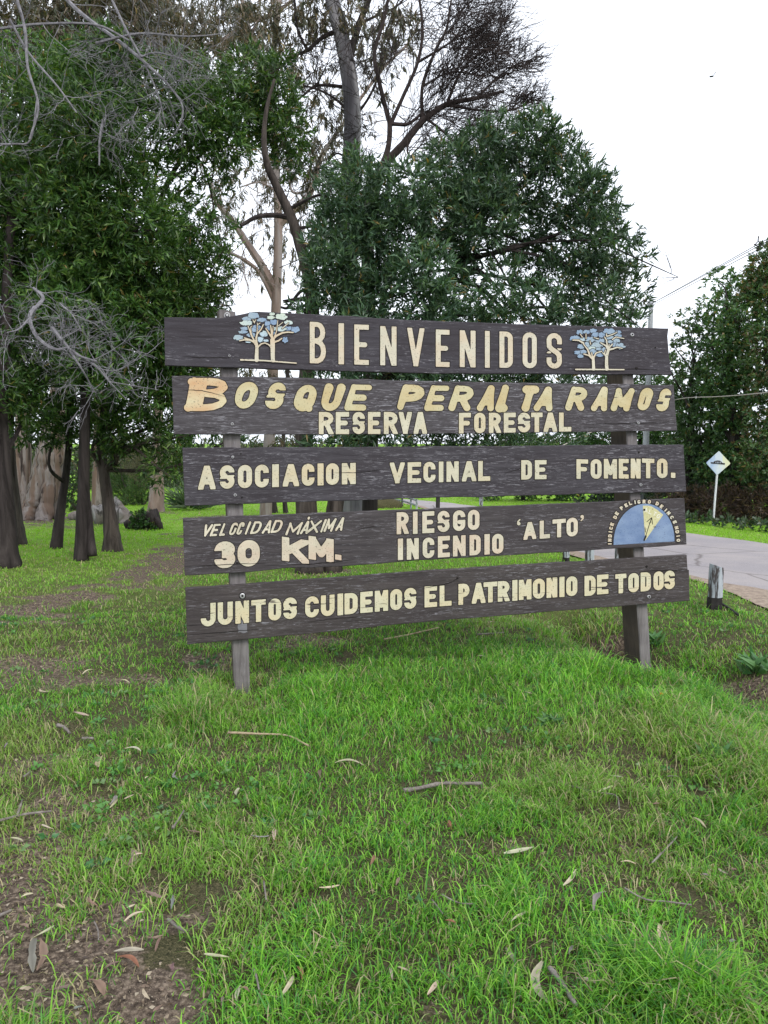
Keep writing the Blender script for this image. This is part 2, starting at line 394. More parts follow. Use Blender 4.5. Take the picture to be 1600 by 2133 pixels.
RF = lerp_path(ROAD_FAR, 120); RN = lerp_path(ROAD_NEAR, 120); SN = lerp_path(SH_NEAR, 120)
kk = np.arange(120); RN = RN+np.stack([0*kk, (fbm(RN[:, 0]*1.1, RN[:, 1]*1.1, 41, 3)-.5)*.5], 1); SN = SN+np.stack([0*kk, (fbm(SN[:, 0]*1.7, SN[:, 1]*1.7, 43, 3)-.5)*.7-.05], 1)
RF = RF+np.stack([0*kk, (fbm(RF[:, 0]*1.3, RF[:, 1]*1.3, 45, 3)-.5)*.4], 1)
RPOLY = np.vstack([RF, SN[::-1]])
def in_poly(x, y, poly):
    ins = np.zeros(np.shape(x), bool); n = len(poly); j = n-1
    for i in range(n):
        xi, yi = poly[i]; xj, yj = poly[j]
        if yi != yj:
            ins ^= ((yi > y) != (yj > y)) & (x < (xj-xi)*(y-yi)/(yj-yi)+xi)
        j = i
    return ins

def axis(parts):
    out = []
    for a, b, s in parts: out += list(np.arange(a, b-1e-6, s))
    return np.array(out+[parts[-1][1]])
gx = axis([(-700, -100, 60), (-100, -40, 6), (-40, -14, 1.0), (-14, -3.2, 0.2), (-3.2, 3.8, 0.045), (3.8, 14, 0.2), (14, 40, 1.0), (40, 100, 6), (100, 700, 60)])
gy = axis([(-200, -20, 30), (-20, 0, 2), (0, 1.2, 0.2), (1.2, 7.5, 0.045), (7.5, 22, 0.14), (22, 60, 0.8), (60, 120, 6), (120, 900, 60)])
GX, GY = np.meshgrid(gx, gy); GZ = g(GX, GY)
road_in = in_poly(GX, GY, RPOLY); GZ = GZ - road_in*0.02
soil = np.maximum(soil_mask(GX, GY), np.clip(1.3-ditch(GX, GY)/0.13, 0, 0.9))
nx, ny = len(gx), len(gy); idx = np.arange(nx*ny).reshape(ny, nx)
quads = np.stack([idx[:-1, :-1], idx[:-1, 1:], idx[1:, 1:], idx[1:, :-1]], -1).reshape(-1, 4)
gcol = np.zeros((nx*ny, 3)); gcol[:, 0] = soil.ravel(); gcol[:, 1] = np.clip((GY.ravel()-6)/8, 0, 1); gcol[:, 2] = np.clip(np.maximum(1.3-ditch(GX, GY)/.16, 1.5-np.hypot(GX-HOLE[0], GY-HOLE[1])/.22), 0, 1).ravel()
m, t, out = mat_new('lawn_soil')
a = N(t, 'ShaderNodeAttribute'); a.attribute_name = 'Col'; sx = N(t, 'ShaderNodeSeparateColor'); t.links.new(a.outputs['Color'], sx.inputs[0])
v = mapped(t); n1 = noise_node(t, v, 45, 6, 0.7); n2 = noise_node(t, v, 2.2, 4, 0.6); n3 = noise_node(t, v, 160, 4, 0.7)
turf = ramp(t, noise_node(t, v, 85, 7, 0.8, 1.2), [(0.36, (0.018, 0.019, 0.011)), (0.5, (0.062, 0.060, 0.030)), (0.64, (0.17, 0.145, 0.085))])
farturf = ramp(t, n2, [(0.3, (0.13, 0.26, 0.026)), (0.6, (0.18, 0.32, 0.036)), (0.75, (0.24, 0.30, 0.09))])
gg = mixc(t, sx.outputs[1], turf, farturf)
earth = ramp(t, n1, [(0.34, (0.026, 0.020, 0.016)), (0.50, (0.105, 0.080, 0.062)), (0.66, (0.27, 0.215, 0.165))])
earth = mixc(t, ramp(t, n3, [(0.60, BW(0)), (0.68, BW(0.8))]), earth, (0.34, 0.28, 0.21))
fac = N(t, 'ShaderNodeMath', operation='ADD'); t.links.new(sx.outputs[0], fac.inputs[0])
nm = N(t, 'ShaderNodeMath', operation='MULTIPLY_ADD'); t.links.new(n1, nm.inputs[0]); nm.inputs[1].default_value = 0.9; nm.inputs[2].default_value = -0.45
t.links.new(nm.outputs[0], fac.inputs[1])
col = mixc(t, ramp(t, fac.outputs[0], [(0.25, BW(0)), (0.5, BW(1))]), gg, earth)
col = mixc(t, sx.outputs[2], col, mixc(t, 1.0, col, (0.30, 0.27, 0.26), 'MULTIPLY'))      # shade of the ditch and hole, painted into the soil colour
principled(t, out, col, 0.95, n1, 0.9, 0.02, 0.1)
M_GROUND = m
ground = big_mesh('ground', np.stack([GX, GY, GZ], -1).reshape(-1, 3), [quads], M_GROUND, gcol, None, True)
tag(ground, kind='structure')

# road and sandy shoulder: sheets lying on the ground
def strip(name, A, B, dz, mat, k=8):
    tt = np.linspace(0, 1, k+1)[None, :, None]
    P = A[:, None, :]*(1-tt)+B[:, None, :]*tt; n = len(A)
    crownz = 0.0
    Z = g(P[..., 0], P[..., 1]) + dz
    Z = np.maximum(Z, g0(P[..., 0], P[..., 1])+dz-0.03)
    V = np.concatenate([P, Z[..., None]], -1).reshape(-1, 3); ii = np.arange(n*(k+1)).reshape(n, k+1)
    q = np.stack([ii[:-1, :-1], ii[:-1, 1:], ii[1:, 1:], ii[1:, :-1]], -1).reshape(-1, 4)
    return tag(big_mesh(name, V, [q], mat, None, None, True), kind='structure')
m, t, out = mat_new('asphalt'); v = mapped(t)
f = noise_node(t, v, 60, 5, 0.7); f2 = noise_node(t, v, 0.9, 4, 0.6)
c = ramp(t, f, [(0.3, (0.20, 0.185, 0.195)), (0.7, (0.33, 0.31, 0.32))])
c = mixc(t, ramp(t, f2, [(0.42, BW(0)), (0.62, BW(0.5))]), c, (0.36, 0.325, 0.31))
vc = N(t, 'ShaderNodeTexVoronoi', feature='DISTANCE_TO_EDGE'); vc.inputs['Scale'].default_value = 0.55; t.links.new(mixc(t, 0.12, v, noise_node(t, v, 2.0, 4, 0.6)), vc.inputs['Vector'])
c = mixc(t, ramp(t, vc.outputs['Distance'], [(0.0, BW(0.7)), (0.012, BW(0))]), c, (0.09, 0.075, 0.07))
principled(t, out, c, 0.9, f, 0.3, 0.01, 0.2); M_ASPHALT = m
m, t, out = mat_new('sandy_shoulder'); v = mapped(t); f = noise_node(t, v, 14, 6, 0.75); f2 = noise_node(t, v, 60, 3, 0.6)
c = ramp(t, f, [(0.3, (0.15, 0.115, 0.09)), (0.55, (0.30, 0.24, 0.19)), (0.8, (0.40, 0.34, 0.28))])
c = mixc(t, ramp(t, f2, [(0.62, BW(0)), (0.68, BW(0.7))]), c, (0.08, 0.055, 0.04))
principled(t, out, c, 0.95, f, 0.6, 0.02, 0.15); M_SAND = m
strip('road', RF, RN, 0.004, M_ASPHALT); strip('road_shoulder', RN + (SN-RN)*0.0, SN, 0.009, M_SAND, 5)

# ------------------------------------------------------------------ the welcome sign
PA = at(365, 1000, 4.45); PB = at(1415, 1000, 5.31)
e1 = PB-PA; e1[2] = 0; e1 /= np.linalg.norm(e1); TH = math.atan2(e1[1], e1[0]); nrm = np.array([math.sin(TH), -math.cos(TH), 0])
SO = np.array([*(PA + e1*1.6)[:2], 0.0]); SO[2] = float(g(SO[0], SO[1]))
def plane(px, py, y=0.0):
    """photo pixel -> local (u, y, w) on the sign's face; y<0 is toward the viewer"""
    r = ray(px, py); tt = ((SO-CAMP) @ nrm)/(r @ nrm); p = CAMP + r*np.asarray(tt)[..., None] - SO
    return np.stack([p @ e1, np.zeros(np.shape(tt))+y, p[..., 2]], -1)
sign = empty('welcome_sign', SO, TH)
tag(sign, 'large weathered welcome sign of five brown planks with cream lettering on two posts', 'sign')

def resample(pts, step):
    P = [np.array(p, float) for p in pts]; out = []
    for a, b in zip(P, P[1:]+P[:1]):
        n = max(1, int(np.linalg.norm(b-a)/step)); out += [a+(b-a)*k/n for k in range(n)]
    return np.array(out)
def make_plank(pts, mat, seed, th=0.036):
    """closed outline in photo pixels (clockwise on screen)"""
    r2 = np.random.default_rng(seed)
    P = resample(pts, 14.0); n = len(P)
    jit = r2.normal(size=n)*0.45; jit = (jit+np.roll(jit, 1)+np.roll(jit, -1))/2; P = P + np.stack([jit*0.3, jit], 1)
    c = P.mean(0); off = 1.1
    d = P-np.roll(P, 1, 0); d2 = np.roll(P, -1, 0)-P; nn = unit(d/np.linalg.norm(d, axis=1, keepdims=True)+d2/np.linalg.norm(d2, axis=1, keepdims=True)); nv = np.stack([nn[:, 1], -nn[:, 0]], 1)
    s = np.sign(((P-c)*nv).sum(1).mean()); Pin = P - nv*s*off
    front = plane(Pin[:, 0], Pin[:, 1], 0.0); rim = plane(P[:, 0], P[:, 1], 0.003); back = plane(P[:, 0], P[:, 1], th)
    b = Buf(); V = np.vstack([front, rim, back])
    Fs = [list(range(n))[::-1], [2*n+i for i in range(n)]]
    for i in range(n):
        j = (i+1) % n; Fs += [[i, j, n+j, n+i], [n+i, n+j, 2*n+j, 2*n+i]]
    b.add(V, Fs); o = b.build('plank', mat, sign)
    import bmesh
    bm = bmesh.new(); bm.from_mesh(o.data); bmesh.ops.recalc_face_normals(bm, faces=bm.faces); bm.to_mesh(o.data); bm.free(); return o
PL = [plank_mat('plank_wood', k+1.3, **kw) for k, kw in enumerate([dict(fleck=0.60, base1=(0.027, 0.023, 0.028), base2=(0.064, 0.060, 0.072)), dict(fleck=0.55, base1=(0.034, 0.029, 0.032), base2=(0.086, 0.080, 0.088)), dict(fleck=0.57), dict(fleck=0.58, base1=(0.030, 0.026, 0.028), base2=(0.078, 0.069, 0.072)), dict(fleck=0.58, base1=(0.031, 0.026, 0.025), base2=(0.078, 0.067, 0.066))])]
planks = [
    make_plank([(342, 660.5), (400, 661.5), (462, 662), (500, 655), (531, 649), (579, 651), (700, 657.5), (900, 668.5), (1150, 677), (1393, 684), (1391, 700), (1394, 740), (1399.5, 781), (1150, 779), (900, 778), (600, 770), (344, 761.5)], PL[0], 1),
    make_plank([(358, 783), (600, 786), (900, 794), (1150, 798), (1404, 802), (1407, 850), (1411, 897), (1150, 901), (880, 904), (600, 905), (362, 905)], PL[1], 2),
    make_plank([(380, 933), (600, 931.5), (880, 930), (1150, 928), (1424, 926), (1427, 975), (1430, 1024), (1150, 1031), (900, 1037), (640, 1045), (385, 1054)], PL[2], 3),
    make_plank([(381, 1080), (640, 1070), (900, 1060), (1150, 1050), (1426, 1038), (1429, 1090), (1431, 1135), (1150, 1151), (880, 1167), (700, 1180), (600, 1184), (500, 1193), (385, 1199)], PL[3], 4),
    make_plank([(386, 1226), (640, 1208), (900, 1189), (1150, 1173), (1431, 1156), (1433, 1187), (1436, 1188), (1437, 1252), (1150, 1274), (880, 1296), (640, 1320), (390, 1343)], PL[4], 5)]
# posts, set edge-on behind the planks
M_POST = plank_mat('post_wood', 9.4, (0.10, 0.090, 0.088), (0.24, 0.225, 0.225), 0.60, 'z')
M_POST2 = plank_mat('post_wood_brown', 4.1, (0.055, 0.042, 0.032), (0.115, 0.088, 0.066), 0.74, 'z')
def make_post(top, bot, w, depth):
    T = plane(*top, 0.040); B = plane(*bot, 0.040); B = B + (B-T)/np.linalg.norm(B-T)*0.25
    b = Buf(); V = []; Fs = []; secs = 14
    r2 = np.random.default_rng(int(top[0]))
    for i in range(secs+1):
        c = B+(T-B)*i/secs; j = r2.normal(size=8)*0.0012
        h = w/2; bv = 0.006
        ring = [(-h+bv, 0), (h-bv, 0), (h, bv), (h, depth-bv), (h-bv, depth), (-h+bv, depth), (-h, depth-bv), (-h, bv)]
        V += [[c[0]+x+j[k], c[1]+y+j[k]*0.5, c[2] + (0.006*r2.normal() if i == secs else 0)] for k, (x, y) in enumerate(ring)]
    mats = []
    for i in range(secs):
        for k in range(8):
            k2 = (k+1) % 8
            b.f.append([i*8+k, i*8+k2, (i+1)*8+k2, (i+1)*8+k]); b.m.append(1 if k in (5, 6) else 0)
    b.f.append([secs*8+k for k in range(8)]); b.m.append(0)
    b.v.append(np.array(V)); b.n = len(V)
    return b.build('post', [M_POST, M_POST2], sign)
make_post((474, 644), (507, 1462), 0.094, 0.15)
make_post((1311, 700), (1354, 1410), 0.083, 0.205)

# ---- lettering by distance fields: strokes -> marching squares -> flat paint
def arc(cx, cy, rx, ry, a0, a1, n=7):
    a = np.radians(np.linspace(a0, a1, n)); return [(cx+rx*math.cos(q), cy+ry*math.sin(q)) for q in a]
def strokes(ch, q):
    """centre lines in the unit box; q = corner radius in y; e = overshoot (clipped at the box)"""
    e = 0.4; hx = 0.5
    top = arc(hx, 1-q, hx, q, 0, 180, 11); botm = arc(hx, q, hx, q, 180, 360, 11)
    st = [(0, -e), (0, 1+e)]; S = []
    if ch in 'O0': S = [top+botm+[top[0]]]
    elif ch == 'C': S = [top+botm+[top[0]]]
    elif ch == 'G': S = [top+botm+[top[0]], [(1, .42), (.58, .42)]]
    elif ch == 'Q': S = [top+botm+[top[0]], [(.55, .28), (1.05, -.12)]]
    elif ch == 'S': S = [[(1, .60)]+arc(hx, 1-min(q, .27), hx, min(q, .27), 0, 180, 11)+[(.03, .64), (.25, .555), (.75, .445), (.97, .36)]+[(x, y) for x, y in arc(hx, min(q, .27), hx, min(q, .27), 0, -180, 11)]+[(0, .40)]]
    elif ch == 'D': S = [st, [(0, 1), (.45, 1)]+arc(.45, 1-q, .55, q, 90, 0)+arc(.45, q, .55, q, 0, -90)+[(0, 0)]]
    elif ch == 'B': S = [st, [(0, 1), (.45, 1)]+arc(.45, .78, .48, .22, 90, -90)+[(0, .53)], [(.45, .53)]+arc(.45, .265, .55, .265, 90, -90)+[(0, 0)]]
    elif ch == 'R': S = [st, [(0, 1), (.45, 1)]+arc(.45, .75, .52, .25, 90, -90)+[(0, .48)], [(.48, .5), (1.0+.15, -.3)]]
    elif ch == 'P': S = [st, [(0, 1), (.45, 1)]+arc(.45, .73, .55, .27, 90, -90)+[(0, .44)]]
    elif ch == 'E': S = [st, [(0, 1), (1+e, 1)], [(0, .5), (.84, .5)], [(0, 0), (1+e, 0)]]
    elif ch == 'F': S = [st, [(0, 1), (1+e, 1)], [(0, .5), (.86, .5)]]
    elif ch == 'L': S = [st, [(0, 0), (1+e, 0)]]
    elif ch == 'T': S = [[(-e, 1), (1+e, 1)], [(.5, 1), (.5, -e)]]
    elif ch == 'I': S = [[(.5, -e), (.5, 1+e)]]
    elif ch == 'N': S = [st, [(1, -e), (1, 1+e)], [(-.05, 1.12), (1.05, -.12)]]
    elif ch == 'M': S = [st, [(1, -e), (1, 1+e)], [(-.02, 1.1), (.5, .22)], [(1.02, 1.1), (.5, .22)]]
    elif ch == 'V': S = [[(-.10, 1.25), (.5, -.02)], [(1.10, 1.25), (.5, -.02)], [(.5, 0), (.5, -.1)]]
    elif ch == 'A': S = [[(-.09, -.25), (.47, 1.06)], [(1.09, -.25), (.53, 1.06)], [(.2, .27), (.8, .27)]]
    elif ch == 'U': S = [[(0, 1+e)]+botm+[(1, 1+e)]]
    elif ch == 'J': S = [[(1, 1+e)]+[(x, y) for x, y in arc(hx, q, hx, q, 0, -180, 11)]+[(0, .36)]]
    elif ch == 'K': S = [st, [(1.12, 1.22), (.1, .40)], [(.36, .58), (1.12, -.22)]]
    elif ch == 'X': S = [[(-.05, -.12), (1.05, 1.12)], [(-.05, 1.12), (1.05, -.12)]]
    elif ch == '3': S = [[(0, .74)]+[(x, y) for x, y in arc(.5, .77, .47, .23, 170, -80, 12)]+[(.4, .53)], [(.5, .53)]+arc(.5, .265, .5, .265, 80, -170, 12)]
    elif ch == '.': S = [[(.5, -9), (.5, 9)], ]
    return S
def italic(ch, q):
    """brush-like italics, round ends"""
    S = strokes(ch, q); out = []
    for s in S: out.append([(min(max(x, -.02), 1.02), min(max(y, -.02), 1.02)) for x, y in s])
    return out
def seg_sd(X, Y, S):
    d = np.full(X.shape, 1e9)
    for s in S:
        for (ax, ay), (bx, by) in zip(s[:-1], s[1:]):
            dx, dy = bx-ax, by-ay; L = dx*dx+dy*dy+1e-12
            tt = np.clip(((X-ax)*dx+(Y-ay)*dy)/L, 0, 1); d = np.minimum(d, np.hypot(X-ax-tt*dx, Y-ay-tt*dy))
    return d
def march(D, xs, ys):
    """polygons where D<0"""
    ny_, nx_ = D.shape; vid = {}; V = []; Fs = []
    def vert(key, x, y):
        if key not in vid: vid[key] = len(V); V.append((x, y))
        return vid[key]
    neg = D < 0; cnt = neg[:-1, :-1].astype(int)+neg[:-1, 1:]+neg[1:, 1:]+neg[1:, :-1]
    for i, j in zip(*np.nonzero(cnt)):
        cs = [(i, j), (i, j+1), (i+1, j+1), (i+1, j)]; poly = []
        for k in range(4):
            a, b = cs[k], cs[(k+1) % 4]; da, db = D[a], D[b]
            if da < 0: poly.append(vert(a, xs[a[1]], ys[a[0]]))
            if (da < 0) != (db < 0):
                f = da/(da-db); f = min(max(f, 0.02), 0.98)
                if a > b: f2 = db/(db-da); f2 = min(max(f2, .02), .98); key = (b, a); x = xs[b[1]]+(xs[a[1]]-xs[b[1]])*f2; y = ys[b[0]]+(ys[a[0]]-ys[b[0]])*f2
                else: key = (a, b); x = xs[a[1]]+(xs[b[1]]-xs[a[1]])*f; y = ys[a[0]]+(ys[b[0]]-ys[a[0]])*f
                poly.append(vert(key, x, y))
        if len(poly) >= 3: Fs.append(poly)
    return np.array(V).reshape(-1, 2), Fs
def opening(ch, x, y, d, h):
    def cut(x0, x1, y0, y1): return np.maximum(np.abs(x-(x0+x1)/2)-(x1-x0)/2, np.abs(y-(y0+y1)/2)-(y1-y0)/2)*h
    R_ = []
    if ch == 'C': R_ = [(.5, 9, .37, .63)]
    if ch == 'G': R_ = [(.5, 9, .53, .66)]
    if ch == 'S': R_ = [(.5, 9, .575, .69), (-9, .5, .31, .425)]
    if ch == '3': R_ = [(-9, .36, .345, .655)]
    if ch == 'J': R_ = [(-9, .42, .36, 9)]
    for r in R_: d = np.maximum(d, -cut(*r))
    return d
def glyph(ch, w, h, sw, style='block', shear=0.0, bold_x=1.0):
    """outline polygons in a w x h box (units: photo pixels), y up; returns paint and dark edge"""
    hw = sw/2; pad = 3.0; step = max(0.55, sw/11.0)
    xs = np.arange(-pad-shear*0-1, w+pad+1, step); ys = np.arange(-pad-1, h+pad+1, step); X, Y = np.meshgrid(xs, ys)
    if style == 'block':
        iw, ih = max(w-sw, 1e-3), max(h-sw, 1e-3); q = min(0.5*iw/ih*1.0, 0.46)
        S = [[(hw+x*iw, hw+y*ih) for x, y in s] for s in strokes(ch, q)]
        if ch == 'I' or ch == '.': S = [[(w/2, -h), (w/2, 2*h)]]; d = np.abs(X-w/2)-w/2
        else: d = seg_sd(X, Y, S)-hw
        if ch in 'AV' : d = np.maximum(d, 0*d-1e9)
        bx = np.maximum(np.abs(X-w/2)-w/2, np.abs(Y-h/2)-h/2); d = np.maximum(d, bx)
        d = opening(ch, X/w, Y/h, d, h)
    else:
        k = shear; iw = max(w-sw-k*(h-sw), 2.0); ih = h-sw; q = min(0.5*iw/ih*1.1, 0.40)
        S = [[(hw+x*iw+k*y*ih, hw+y*ih) for x, y in s] for s in italic(ch, q)]
        hw = min(hw, .27*max(w-k*h, 4)) if ch in 'OQ' else hw; wob = 1+0.10*np.sin(Y/h*5+ord(ch)) ; d = seg_sd(X, Y, S)-hw*wob*({'E': .66, 'S': .80, 'R': .74, 'A': .74, 'M': .74, 'P': .8, 'Q': .80, 'O': .84, 'U': .9, 'T': .92, 'L': .9}.get(ch, 1) if sw > 8 else .9)
        d = opening(ch, (X-k*Y)/max(w-k*h, 1), Y/h, d, h)
        if style == 'serif':
            S2 = [[(hw-w*.02, hw), (hw+iw*.3, hw)], [(hw+k*ih-w*.06, h-hw), (hw+k*ih+iw*.2, h-hw)], [(hw+iw*.16, hw), (hw+iw*.16+k*ih, h-hw)], [(hw+iw*.30, hw), (hw+iw*.30+k*ih, h-hw)]]
            d = np.minimum(d, seg_sd(X, Y, S2)-hw)
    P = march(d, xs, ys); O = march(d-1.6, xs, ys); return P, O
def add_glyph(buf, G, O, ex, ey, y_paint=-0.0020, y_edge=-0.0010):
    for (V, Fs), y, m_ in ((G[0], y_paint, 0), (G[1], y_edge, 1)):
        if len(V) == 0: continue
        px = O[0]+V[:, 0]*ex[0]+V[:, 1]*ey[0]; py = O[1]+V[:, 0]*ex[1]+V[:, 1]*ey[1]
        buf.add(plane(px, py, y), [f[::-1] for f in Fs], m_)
M_EDGE = simple_mat('groove_shade', (0.008, 0.006, 0.006), (0.02, 0.016, 0.016), 30, 0.9)  # flat dark outline: shade of a carved groove painted round the lettering
CREAM = ((0.48, 0.45, 0.355), (0.57, 0.535, 0.43))
M_CREAM = [paint_mat('cream_paint', *CREAM, (0.54, 0.42, 0.29), 1.0, 0.285), paint_mat('cream_paint_b', (0.46, 0.435, 0.325), (0.55, 0.52, 0.40), (0.52, 0.43, 0.27), 2.0, 0.30), paint_mat('cream_paint_c', (0.46, 0.43, 0.33), (0.58, 0.53, 0.42), (0.50, 0.37, 0.28), 3.0, 0.30), paint_mat('cream_paint_d', (0.49, 0.465, 0.32), (0.56, 0.525, 0.39), (0.55, 0.46, 0.29), 5.0, 0.345)]
M_OCHRE = paint_mat('ochre_paint', (0.46, 0.42, 0.25), (0.55, 0.50, 0.33), (0.46, 0.35, 0.17), 6.0, 0.285)
M_ORANGE = paint_mat('stained_paint', (0.55, 0.47, 0.29), (0.58, 0.52, 0.35), (0.50, 0.27, 0.13), 7.3, 0.28)
ZS = 0.35625; BASE = {5: (330, 640), 6: (880, 640), 7: (330, 1000), 8: (880, 1000)}
def word(plank_i, letters, sw, mat, style='block', shear=0.0):
    """letters: (char, base, x0, x1, ytop, ybottom) in enlarged-view pixels"""
    b = Buf()
    tops = []
    for (ch, bs, x0, x1, y0, y1) in letters:
        bx, by = BASE[bs]; X0, X1, Y0, Y1 = bx+x0*ZS, bx+x1*ZS, by+y0*ZS, by+y1*ZS; tops.append((X0, X1, Y0, Y1))
    c0 = np.array([(q[0]+q[1])/2 for q in tops]); ym = np.array([(q[2]+q[3])/2 for q in tops])
    sl_ = np.polyfit(c0, ym, 1)[0] if len(tops) > 2 else {0: .018, 1: 0.0, 2: -.02, 3: -.05, 4: -.074}[plank_i]
    for (ch, *_), (X0, X1, Y0, Y1) in zip(letters, tops):
        w = X1-X0; h = Y1-Y0-abs(sl_)*w
        G = glyph(ch, w, max(h, 2), sw if ch != 'I' else min(sw, w), style, shear)
        ycen = (Y0+Y1)/2; add_glyph(b, G, (X0, ycen+h/2-sl_*w/2), (1, sl_), (0.0 if style == 'block' else 0.0, -1))
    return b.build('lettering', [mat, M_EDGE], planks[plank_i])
def rowl(text, bs, xs, y0, y1, t0, t1):
    n = len(text); xm = [(a+b_)/2 for a, b_ in xs]; f = [(x-xm[0])/max(xm[-1]-xm[0], 1) for x in xm]
    return [(c, bs, a, b_, y0+(y1-y0)*q, t0+(t1-t0)*q) for c, (a, b_), q in zip(text, xs, f)]
word(0, rowl('BIENV', 5, [(885, 980), (1053, 1085), (1145, 1230), (1297, 1392), (1455, 1555)], 85, 120, 330, 347)
     + rowl('ENIDOS', 6, [(78, 158), (218, 310), (365, 393), (450, 528), (585, 668), (725, 815)], 130, 150, 350, 360), 10.2, M_CREAM[0])
word(1, rowl('B', 5, [(155, 425)], 415, 415, 607, 607), 14.5, M_ORANGE, 'serif', 0.22)
word(1, [('O', 5, 430, 597, 432, 600), ('S', 5, 612, 760, 433, 600), ('Q', 5, 778, 940, 445, 617), ('U', 5, 938, 1095, 445, 612), ('E', 5, 1080, 1257, 440, 615)], 18.5, M_OCHRE, 'brush', 0.30)
word(1, [('P', 5, 1390, 1567, 447, 607), ('E', 6, 3, 165, 447, 615), ('R', 6, 147, 317, 450, 612), ('A', 6, 313, 455, 452, 612), ('L', 6, 425, 532, 450, 615), ('T', 6, 553, 683, 457, 610), ('A', 6, 645, 795, 460, 612)], 18, M_OCHRE, 'brush', 0.30)
word(1, [('R', 6, 830, 980, 457, 610), ('A', 6, 980, 1115, 460, 612), ('M', 6, 1095, 1245, 467, 612), ('O', 6, 1243, 1360, 465, 612), ('S', 6, 1358, 1465, 470, 612)], 17, M_OCHRE, 'brush', 0.30)
word(1, rowl('RESERVA', 5, [(938, 1025), (1037, 1115), (1135, 1207), (1225, 1298), (1318, 1400), (1405, 1482), (1492, 1570)], 612, 612, 742, 740), 10, M_CREAM[1])
word(1, rowl('FORESTAL', 6, [(213, 283), (302, 368), (388, 460), (475, 545), (557, 630), (635, 702), (708, 787), (798, 870)], 617, 615, 738, 727), 9.6, M_CREAM[1])
def P2Z(x): return (x-330)/ZS
def Y2Z(y): return (y-640)/ZS
asx = [(413, 449), (458, 488.5), (495.6, 525), (531, 560), (567, 581), (589, 623), (628.6, 655), (661.5, 674), (679, 706), (712, 741)]
word(2, rowl('ASOCIACION', 5, [(P2Z(a), P2Z(b_)) for a, b_ in asx], Y2Z(969.5), Y2Z(964), Y2Z(1020), Y2Z(1009)), 11.5, M_CREAM[1])
word(2, rowl('VECINAL', 5, [(P2Z(a), P2Z(b_)) for a, b_ in [(812, 843), (849, 877), (882, 907), (914, 923.5), (930, 955.5), (962, 992), (996, 1021)]], Y2Z(963), Y2Z(959.6), Y2Z(1007), Y2Z(1002)), 9.5, M_CREAM[1])
word(2, rowl('DE', 6, [(577, 640), (657, 725)], 893, 893, 1008, 1006), 9, M_CREAM[1])
word(2, rowl('FOMENTO', 6, [(900, 968), (983, 1047), (1060, 1137), (1147, 1205), (1217, 1275), (1283, 1355), (1370, 1432)], 888, 883, 1005, 1000)+[('.', 6, 1452, 1478, 967, 998)], 8.8, M_CREAM[1])
word(3, rowl('VELOCIDAD', 7, [(250, 320), (300, 366), (355, 412), (408, 470), (452, 508), (500, 547), (535, 612), (605, 677), (655, 735)], 257, 230, 332, 310), 4.9, M_CREAM[2], 'brush', 0.40)
word(3, rowl('MAXIMA', 7, [(742, 845), (828, 897), (865, 957), (943, 980), (965, 1042), (1033, 1100)], 245, 217, 322, 297)+[('I', 7, 868, 890, 213, 233)], 4.9, M_CREAM[2], 'brush', 0.40)
word(3, [('3', 7, 327, 450, 355, 518), ('0', 7, 463, 593, 347, 508)], 16.5, M_CREAM[2])
word(3, [('K', 7, 722, 880, 330, 492), ('M', 7, 878, 1025, 325, 482), ('.', 7, 1033, 1070, 433, 469)], 15.5, M_CREAM[2])
word(3, rowl('RI', 7, [(1393, 1465), (1488, 1515)], 185, 183, 317, 315)+[('E', 7, 1543, 1613, 181, 311)]+rowl('SGO', 8, [(88, 158), (178, 250), (265, 333)], 178, 172, 305, 293), 9.4, M_CREAM[2])
word(3, rowl('IN', 7, [(1400, 1430), (1452, 1522)], 341, 338, 468, 466)+[('C', 7, 1545, 1613, 334, 458)]+rowl('ENDIO', 8, [(90, 160), (178, 252), (275, 340), (362, 393), (407, 473)], 325, 312, 453, 432), 9.4, M_CREAM[2])
word(3, rowl('ALTO', 8, [(590, 665), (685, 745), (760, 837), (842, 908)], 242, 217, 350, 332), 8.6, M_CREAM[2])
word(4, rowl('JUNTOS', 7, [(248, 335), (347, 435), (450, 530), (543, 628), (643, 718), (730, 810)], 716, 683, 858, 815), 11, M_CREAM[3])
word(4, rowl('CUIDEMOS', 7, [(858, 938), (950, 1030), (1047, 1080), (1088, 1165), (1180, 1253), (1265, 1343), (1355, 1425), (1437, 1508)], 676, 627, 806, 755), 10.5, M_CREAM[3])
word(4, rowl('EL', 8, [(12, 85), (100, 170)], 617, 613, 745, 738), 10, M_CREAM[3])
word(4, rowl('PATRIMONIO', 8, [(210, 275), (288, 368), (357, 437), (440, 510), (525, 555), (563, 637), (645, 715), (725, 788), (800, 830), (840, 905)], 603, 560, 730, 680), 9.8, M_CREAM[3])
word(4, rowl('DE', 8, [(947, 1012), (1020, 1087)], 556, 550, 678, 669), 9.6, M_CREAM[3])
word(4, rowl('TODOS', 8, [(1127, 1192), (1203, 1265), (1275, 1335), (1350, 1410), (1413, 1475)], 546, 527, 664, 640), 9.4, M_CREAM[3])
# quotation marks around ALTO: a dot with a curling tail
def quote(buf, x, y, flip):
    xs = np.arange(-8, 8, .6); ys = np.arange(-9, 9, .6); X, Y = np.meshgrid(xs, ys)
    s = 1 if flip else -1
    d = np.minimum(np.hypot(X-s*1.2, Y-s*2.6)-3.6, seg_sd(X, Y, [[(s*3.4, s*3.0), (s*3.0, -s*1.5), (-s*1.0, -s*5.5)]])-1.4)
    V, Fs = march(d, xs, ys); V2, F2 = march(d-1.4, xs, ys)
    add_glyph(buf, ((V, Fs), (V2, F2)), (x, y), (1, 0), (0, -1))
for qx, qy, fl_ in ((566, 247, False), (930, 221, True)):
    qb = Buf(); quote(qb, 880+qx*ZS, 1000+qy*ZS, fl_); qb.build('quotation_mark', [M_CREAM[2], M_EDGE], planks[3])

